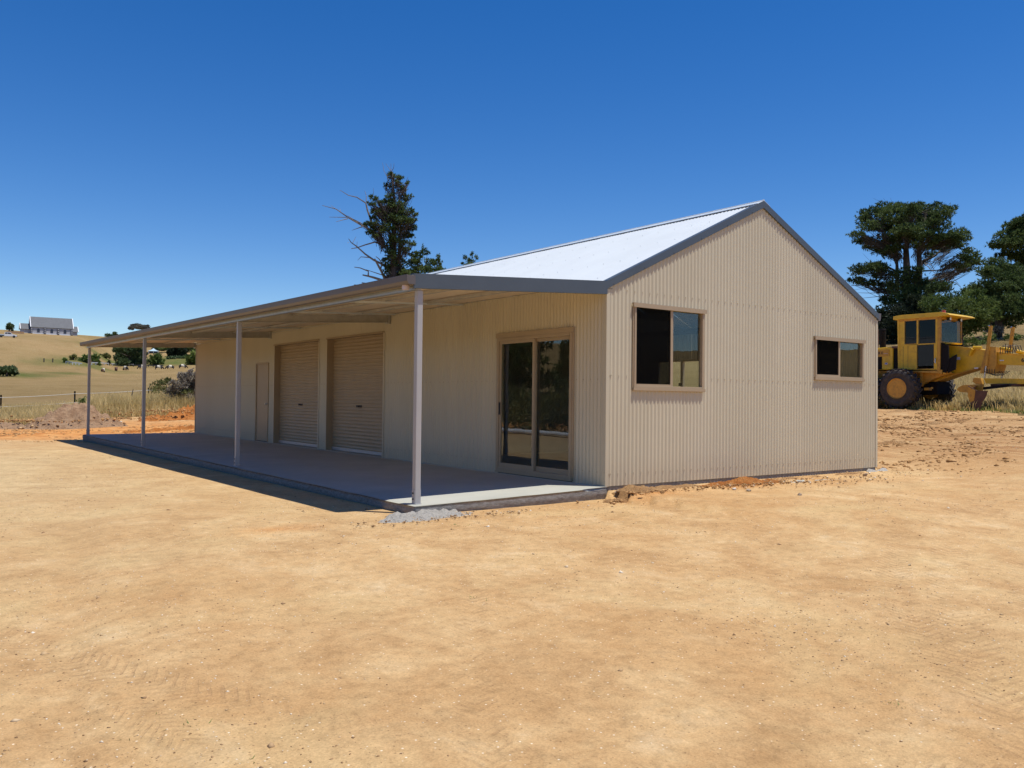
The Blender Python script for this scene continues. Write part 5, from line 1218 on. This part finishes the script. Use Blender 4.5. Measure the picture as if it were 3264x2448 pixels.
def wheel(x0, y, z, rad, wd, nm='wheel'):
    sx = 1
    prof_ = [(0, rad*.54), (.02, rad*.62), (.0, rad*.80), (.03, rad*.93), (.09, rad), (wd-.09, rad), (wd-.03, rad*.93), (wd, rad*.80), (wd-.02, rad*.62), (wd, rad*.54)]
    n = 40; mb = MB()
    for q in prof_:
        for i in range(n): t = 2*math.pi*i/n; mb.v.append((x0+q[0], y+q[1]*math.cos(t), z+q[1]*math.sin(t)))
    for j in range(len(prof_)-1):
        for i in range(n): i2 = (i+1) % n; mb.f.append((j*n+i, j*n+i2, (j+1)*n+i2, (j+1)*n+i)); mb.mi.append(0)
    # lugs
    for i in range(22):
        for sd_ in (0, 1):
            t = 2*math.pi*(i+.5*sd_)/22; xm = x0+wd*(.26 if sd_ == 0 else .74); dt = .16*(1 if sd_ == 0 else -1)
            rad_v = np.array([0, math.cos(t), math.sin(t)]); tan = np.array([0, -math.sin(t), math.cos(t)]); ax = np.array([1, 0, 0])*math.cos(.7)+tan*math.sin(.7)*(1 if sd_ == 0 else -1)
            tt = np.cross(rad_v, ax); mb.obox(np.array([xm, y, z])+rad_v*(rad+.006), (ax, tt, rad_v), (wd*.30, .026, .024))
    ty = mb.build('tyre', M['tyre'], None, smooth=False)
    ty.name = nm; ty.parent = gr; ty.data.transform(Matrix.Translation(-Vector(gr.location)))
    mb = MB(); pr = [(.03, rad*.55), (.0, rad*.53), (.02, rad*.50), (.10, rad*.46), (.14, rad*.40), (.10, rad*.30), (.085, 0.001)]; n = 32
    for q in pr:
        for i in range(n): t = 2*math.pi*i/n; mb.v.append((x0+q[0], y+q[1]*math.cos(t), z+q[1]*math.sin(t)))
    for j in range(len(pr)-1):
        for i in range(n): i2 = (i+1) % n; mb.f.append((j*n+i, j*n+i2, (j+1)*n+i2, (j+1)*n+i)); mb.mi.append(0)
    mb.tube([(x0+.03, y, z), (x0+wd-.03, y, z)], rad*.54, 24)
    rm = mb.build('rim', M['rim'], gr, smooth=False); rm.parent = ty; rm.matrix_parent_inverse = Matrix.Identity(4)
    for v in range(0): pass
    return ty
RW = .615
for x0 in (18.0, 20.15):
    for y in (5.81, 7.15): wheel(x0, y, GZ+RW-.02, RW, .42)
for x0 in (18.05, 20.15): wheel(x0, .05, Hs(19, .05)+RW-.04, RW, .38)
def G(name, polys, x0, x1, mt_, par=gr, bevel=0):
    mb = MB()
    for pl in polys: mb.prism(pl, x0, x1)
    return mb.build(name, M[mt_], par, bevel=bevel)
# hood and its details
hood = G('engine_hood', [[(6.22, 2.30), (6.22, 3.02), (6.30, 3.055), (8.6, 2.93), (8.75, 2.3)]], 18.5, 19.9, 'yellow', bevel=.02)
G('grille', [[(6.59, 2.31), (6.59, 2.735), (7.5, 2.72), (7.5, 2.31)]], 18.485, 18.499, 'near_black', hood)
G('name_panel', [[(6.33, 2.75), (6.33, 2.965), (7.6, 2.94), (7.6, 2.74)]], 18.482, 18.498, 'yellow_worn', hood)
G('cab_gap_shade', [[(5.98, 2.34), (5.98, 3.0), (6.218, 3.0), (6.218, 2.34)]], 18.56, 19.8, 'near_black')  # near-black block painting the shade between cab and hood, not a sooty part
G('cab_step_cover', [[(5.97, 3.0), (5.97, 3.06), (6.25, 3.07), (6.25, 3.0)]], 18.5, 19.8, 'rust')
mb = MB(); mb.tube([(19.05, 6.88, 3.0), (19.05, 6.88, 3.66)], .10, 14); mb.tube([(19.05, 6.88, 3.66), (19.05, 6.88, 3.72)], [.105, .09], 14); mb.build('air_cleaner', M['near_black'], gr)
mb = MB(); mb.tube([(19.4, 7.3, 2.9), (19.4, 7.3, 3.75)], .06, 12); mb.build('exhaust_stack', M['rust'], gr)
# text on the hood panel: the letters visible beyond the shed corner complete a word hidden behind it
def text(body, x, y, z, size, mt_, par, align='RIGHT', extr=.002):
    cu = bpy.data.curves.new('t', 'FONT'); cu.body = body; cu.size = size; cu.align_x = align; cu.extrude = extr; cu.offset = size*.02
    o = bpy.data.objects.new('t', cu); col.objects.link(o)
    dg = bpy.context.evaluated_depsgraph_get(); me = bpy.data.meshes.new_from_object(o.evaluated_get(dg)); bpy.data.objects.remove(o)
    me.transform(Matrix(((0, 0, -1, x), (-1, 0, 0, y), (0, 1, 0, z), (0, 0, 0, 1)))); me.transform(Matrix.Translation(-worldloc(par)))
    me.materials.clear(); me.materials.append(M[mt_]); return link(bpy.data.objects.new('lettering', me), par)
text('D E E R E', 18.479, 6.545, 2.815, .125, 'ink', hood)
mb = MB(); mb.box((18.478, 6.38, 2.83), (18.4815, 6.53, 2.838)); mb.build('pinstripe', M['sticker'], hood)
mb = MB()
ov = [(6.44+.055*math.cos(2*math.pi*i/16), 2.5+.035*math.sin(2*math.pi*i/16)) for i in range(16)]; mb.prism(ov, 18.494, 18.499); mb.build('sticker', M['sticker'], hood)
mb = MB(); ov = [(6.44+.036*math.cos(2*math.pi*i/16), 2.5+.022*math.sin(2*math.pi*i/16)) for i in range(16)]; mb.prism(ov, 18.490, 18.4935); mb.build('sticker', M['blue_st'], hood)
# cab
X0, X1 = 18.5, 19.95
cab = G('cab', [[(4.60, 2.14), (5.97, 2.24), (5.97, 2.30), (4.60, 2.26)]], X0, X1, 'yellow_worn')
for xa, xb in ((X0, X0+.04), (X1-.04, X1)):
    for outer, inner in (((5.38, 6.0, 3.10, 3.92), (5.43, 5.80, 3.13, 3.86)), ((4.70, 5.38, 3.085, 3.92), (4.82, 5.345, 3.12, 3.87)), ((4.75, 5.42, 2.24, 3.085), (4.87, 5.39, 2.31, 3.06))):
        mb = MB(); ring = mb.holed(outer, inner, xa, xb, .055); mb.build('door_frame' if outer[0] < 5 else 'cab_frame', M['yellow'], cab)
        mb = MB(); mb.prism(ring, (xa+xb)/2-.004, (xa+xb)/2+.004); mb.build('window', M['glass_dark'], cab)
        mb = MB(); ri = (inner[0]-.012, inner[1]+.012, inner[2]-.012, inner[3]+.012); mb.holed(ri, inner, xa-.006 if xa == X0 else xb+.001, xa-.001 if xa == X0 else xb+.006, .055); mb.build('window_seal', M['dark'], cab)
    G('side_panel', [[(5.422, 2.24), (6.0, 2.26), (6.0, 3.098), (5.422, 3.083)]], xa, xb, 'yellow', cab)
G('rear_post', [[(5.96, 2.3), (6.03, 2.3), (6.06, 3.93), (5.99, 3.93)]], X0-.01, X1, 'yellow', cab)
for q in ((5.70,), (5.86,)):
    mb = MB(); mb.box((X0-.004, q[0]-.004, 2.28), (X0-.0005, q[0]+.004, 3.05)); mb.build('panel_seam', M['rust'], cab)
# front wall with windscreen
mb = MB(); mb.holed((X0+.041, X1-.041, 3.12, 3.92), (X0+.09, X1-.09, 3.16, 3.86), 4.66, 4.70, .04, axis=1); mb.build('front_frame', M['yellow_worn'], cab)
mb = MB(); mb.box((X0+.09, 4.675, 3.16), (X1-.09, 4.682, 3.86)); mb.build('windscreen', M['glass_clear'], cab)
mb = MB(); mb.prism([(4.40, 2.42), (4.43, 3.02), (4.62, 3.08), (4.72, 3.08), (4.72, 2.2), (4.5, 2.16)], X0+.04, X0+.08); mb.prism([(4.40, 2.42), (4.43, 3.02), (4.62, 3.08), (4.72, 3.08), (4.72, 2.2), (4.5, 2.16)], X1-.08, X1-.04); mb.box((X0+.08, 4.6, 2.2), (X1-.08, 4.66, 3.1)); mb.build('lower_screen', M['near_black'], cab)
G('front_post', [[(4.66, 2.2), (4.74, 2.2), (4.74, 3.92), (4.65, 3.92)]], X0-.012, X0+.04, 'yellow_worn', cab)
mb = MB(); pl = [(6.16, 3.925), (6.16, 4.035), (5.9, 4.065), (4.60, 4.065), (4.40, 4.015), (4.30, 3.955), (4.72, 3.925)]; mb.prism(pl, X0-.09, X1+.09); rf = mb.build('roof', M['yellow'], cab, bevel=.006)
mb = MB(); mb.prism([(6.0, 3.86), (6.0, 3.925), (4.72, 3.925), (4.72, 3.86)], X0-.03, X0-.001); mb.build('roof_rail', M['yellow_worn'], cab)
for xx in (18.9, 19.6):
    mb = MB(); mb.tube([(xx, 4.62, 3.885), (xx, 4.54, 3.885)], .055, 14); lp = mb.build('work_lamp', M['dark'], cab)
    mb = MB(); mb.tube([(xx, 4.54, 3.885), (xx, 4.53, 3.885)], .05, 14); mb.build('lens', M['lamp'], lp)
mb = MB(); mb.tube([(19.2, 4.90, 4.065), (19.2, 4.90, 4.20)], [.07, .055], 14); mb.build('beacon', M['amber'], cab)
mb = MB(); mb.box((18.484, 4.79, 2.47), (18.493, 4.82, 2.62)); mb.tube([(18.485, 4.80, 2.62), (18.455, 4.80, 2.62), (18.455, 4.80, 2.5)], .012, 6); mb.build('door_handle', M['chrome'], cab)
mb = MB(); mb.box((19.0, 5.2, 2.25), (19.5, 5.75, 2.9)); mb.box((19.0, 5.6, 2.9), (19.5, 5.75, 3.4)); mb.build('seat', M['near_black'], cab)
mb = MB(); mb.box((19.15, 4.72, 2.3), (19.4, 4.9, 3.1)); mb.tube([(19.28, 4.95, 3.1), (19.28, 5.0, 3.2)], [.2, .2], 16); mb.build('steering_column', M['near_black'], cab)
# belly, tandem cases, rear frame
G('rear_frame', [[(4.4, 2.16), (4.6, 2.22), (8.6, 2.29), (8.7, 1.9), (6.6, 1.75), (5.4, 1.78), (4.9, 2.02)]], 18.75, 19.75, 'yellow_worn')
for xa in (18.44, 19.98):
    G('tandem_case', [[(5.5, 1.55), (5.5, 1.85), (6.5, 1.95), (7.5, 1.85), (7.5, 1.55)]], xa, xa+.16, 'rust')
mb = MB(); mb.tube([(18.4, 6.48, 1.72), (20.2, 6.48, 1.72)], .14, 12); mb.build('axle', M['rust'], gr)
G('belly_tank', [[(4.95, 1.5), (4.95, 1.9), (6.3, 1.9), (6.3, 1.45)]], 18.9, 19.7, 'near_black')
mb = MB(); mb.box((18.62, 5.28, 1.75), (18.68, 5.36, 2.22)); mb.box((18.55, 5.05, 1.62), (18.75, 5.2, 1.70)); mb.box((18.6, 4.95, 1.66), (18.64, 5.0, 1.72)); mb.build('step', M['yellow_worn'], gr)
# black side shield
G('side_shield', [[(4.43, 2.60), (4.19, 2.73), (4.22, 2.27), (4.46, 2.16)]], 18.56, 18.62, 'near_black')
# main frame (gooseneck boom)
mf = G('boom', [[(4.64, 3.03), (3.85, 2.90), (3.57, 2.87), (3.28, 2.78), (2.4, 2.65), (.6, 2.36), (-.5, 2.10), (-.75, 1.95), (-.75, 1.75), (-.3, 1.75), (.7, 2.02), (2.4, 2.36), (3.28, 2.41), (3.8, 2.30), (4.38, 2.13), (4.8, 1.98), (5.44, 1.80), (5.44, 2.04), (4.8, 2.16), (4.64, 2.2)]], 18.95, 19.45, 'yellow')
G('boom_flange', [[(4.72, 3.03), (3.85, 2.902), (3.28, 2.782), (2.4, 2.652), (.6, 2.362), (.6, 2.38), (2.4, 2.675), (3.28, 2.805), (3.85, 2.93), (4.72, 3.06)]], 18.91, 19.49, 'yellow', mf)
G('boom_step', [[(4.72, 3.075), (4.42, 3.075), (4.40, 3.12), (4.72, 3.12)]], 18.7, 19.4, 'yellow', mf)
G('lower_flange', [[(5.44, 1.78), (4.8, 1.96), (4.38, 2.11), (3.8, 2.28), (3.8, 2.305), (4.38, 2.135), (4.8, 1.985), (5.44, 1.81)]], 18.90, 19.50, 'yellow_worn', mf)
mb = MB(); mb.box((18.938, 4.26, 2.58), (18.949, 4.39, 2.665)); mb.build('sticker', M['sticker'], mf)
text('6', 18.944, 2.40, 2.46, .16, 'ink', mf)
G('saddle', [[(3.62, 2.14), (3.22, 2.16), (3.14, 2.40), (3.16, 2.93), (3.34, 2.95), (3.46, 2.86), (3.56, 2.45)]], 18.86, 19.54, 'yellow_worn', mf)
mb = MB(); mb.tube([(18.93, 3.85, 2.95), (18.93, 3.60, 2.93)], .045, 10); mb.tube([(18.86, 3.84, 2.90), (18.88, 3.95, 2.70)], [.05, .035], 8); mb.build('link_arm', M['yellow'], gr)
for x, t0, t1, t2, t3 in ((18.84, (3.29, 3.58), (3.37, 2.95), (3.43, 2.36), (3.48, 2.0)), (19.62, (2.99, 3.57), (3.08, 2.90), (3.24, 2.43), (3.32, 2.0))):
    mb = MB(); mb.tube([(x, *t0), (x, *t1), (x, *t2)], [.055, .052, .05], 12); cy = mb.build('lift_cylinder', M['yellow_worn'], gr)
    mb = MB(); mb.tube([(x, *t2), (x, *t3)], .025, 10); mb.build('rod', M['chrome'], cy)
    mb = MB(); mb.tube([(x-.06, t0[0]+.02, t0[1]+.0), (x-.02, t0[0]+.06, t0[1]-.02)], .02, 6); mb.build('hose_fitting', M['chrome'], cy)
mb = MB(); mb.tube([(19.0, 3.1, 2.90), (19.0, 2.75, 2.82)], .05, 10); mb.tube([(19.3, 2.75, 2.80), (19.3, 2.55, 2.74)], .06, 10); mb.build('swing_cylinder', M['yellow'], gr)
for i in range(7):
    y = 3.05-.07*i; mb = MB(); mb.tube([(18.9, y, 2.72), (18.88, y-.02, 2.92+.05*(i % 3)), (18.95, y-.12, 2.95), (18.98, y-.16, 2.78)], .011, 5); mb.build('hose', M['dark'], gr)
for i in range(5):
    y = 3.5-.07*i; mb = MB(); mb.tube([(18.9, y, 2.36), (18.8, y-.05, 2.18-.03*i), (18.9, y-.25, 2.08), (19.0, y-.4, 2.2)], .010, 5); mb.build('hose', M['dark'], gr)
for a_, b_ in (((18.80, 3.66, 2.28), (18.86, 3.76, 2.32)), ((18.80, 2.92, 2.50), (18.85, 3.02, 2.53))):
    mb = MB(); mb.box(a_, b_); mb.build('bracket', M['sticker'], gr)
# blade assembly
G('drawbar', [[(3.39, 1.98), (.3, 1.90), (.3, 1.76), (3.33, 1.82)]], 18.60, 18.78, 'yellow'); G('drawbar', [[(3.39, 1.98), (.3, 1.90), (.3, 1.76), (3.33, 1.82)]], 19.5, 19.68, 'yellow')
mb = MB(); mb.tube([(19.14, 2.75, 1.74), (19.14, 2.75, 1.81)], .62, 28); mb.build('turning_circle', M['rust'], gr)
G('slide_rail', [[(2.58, 1.72), (3.45, 1.62), (3.45, 1.70), (2.58, 1.79)]], 18.42, 18.52, 'near_black')
G('knuckle', [[(3.42, 1.98), (3.62, 2.0), (3.66, 1.88), (3.55, 1.80), (3.36, 1.80)]], 18.46, 18.62, 'yellow_worn')
G('blade_arm', [[(4.08, 1.63), (4.02, 1.71), (3.90, 1.77), (3.3, 1.80), (3.34, 1.60), (3.60, 1.53), (3.98, 1.56)]], 18.36, 18.44, 'yellow_worn')
mb = MB(); C1 = []; zc, yc, rr = 1.33, 3.18, .40
for i in range(13):
    t = R(62+i*15.2); C1.append((yc+rr*math.cos(math.pi-t)*-1*-1, zc+rr*math.sin(t)*.95))
C1 = [(3.40, 1.74), (3.52, 1.62), (3.60, 1.45), (3.58, 1.30), (3.50, 1.17), (3.40, 1.07), (3.26, .99)]
th_ = [(a-.045, b+.012) for a, b in C1][::-1]; mb.prism(C1+th_, 18.1, 20.7); mb.v = [(x_, y_+(x_-18.1)*.44, z_) for x_, y_, z_ in mb.v]; mb.build('blade', M['rust'], gr)
G('blade_end_plate', [[(3.60, 1.75), (3.61, 1.45), (3.51, 1.2), (3.42, 1.0), (3.27, .985), (3.20, 1.25), (3.10, 1.40), (3.04, 1.59), (3.34, 1.60)]], 18.06, 18.098, 'rust')
G('end_plate_patch', [[(3.60, 1.72), (3.60, 1.45), (3.53, 1.25), (3.42, 1.3), (3.38, 1.60)]], 18.05, 18.059, 'yellow_worn')
mb = MB(); mb.tube([(19.2, .05, 1.6), (18.25, .05, 1.55)], .09, 10); mb.tube([(19.2, .05, 1.6), (20.4, .05, 1.55)], .09, 10); mb.box((19.0, -.1, 1.5), (19.4, .2, 1.9)); mb.build('front_axle', M['yellow_worn'], gr)
mb = MB(); mb.tube([(18.6, 5.9, 2.28), (18.6, 5.9, 2.30)], .01, 4); mb.build('bolt', M['dark'], gr)
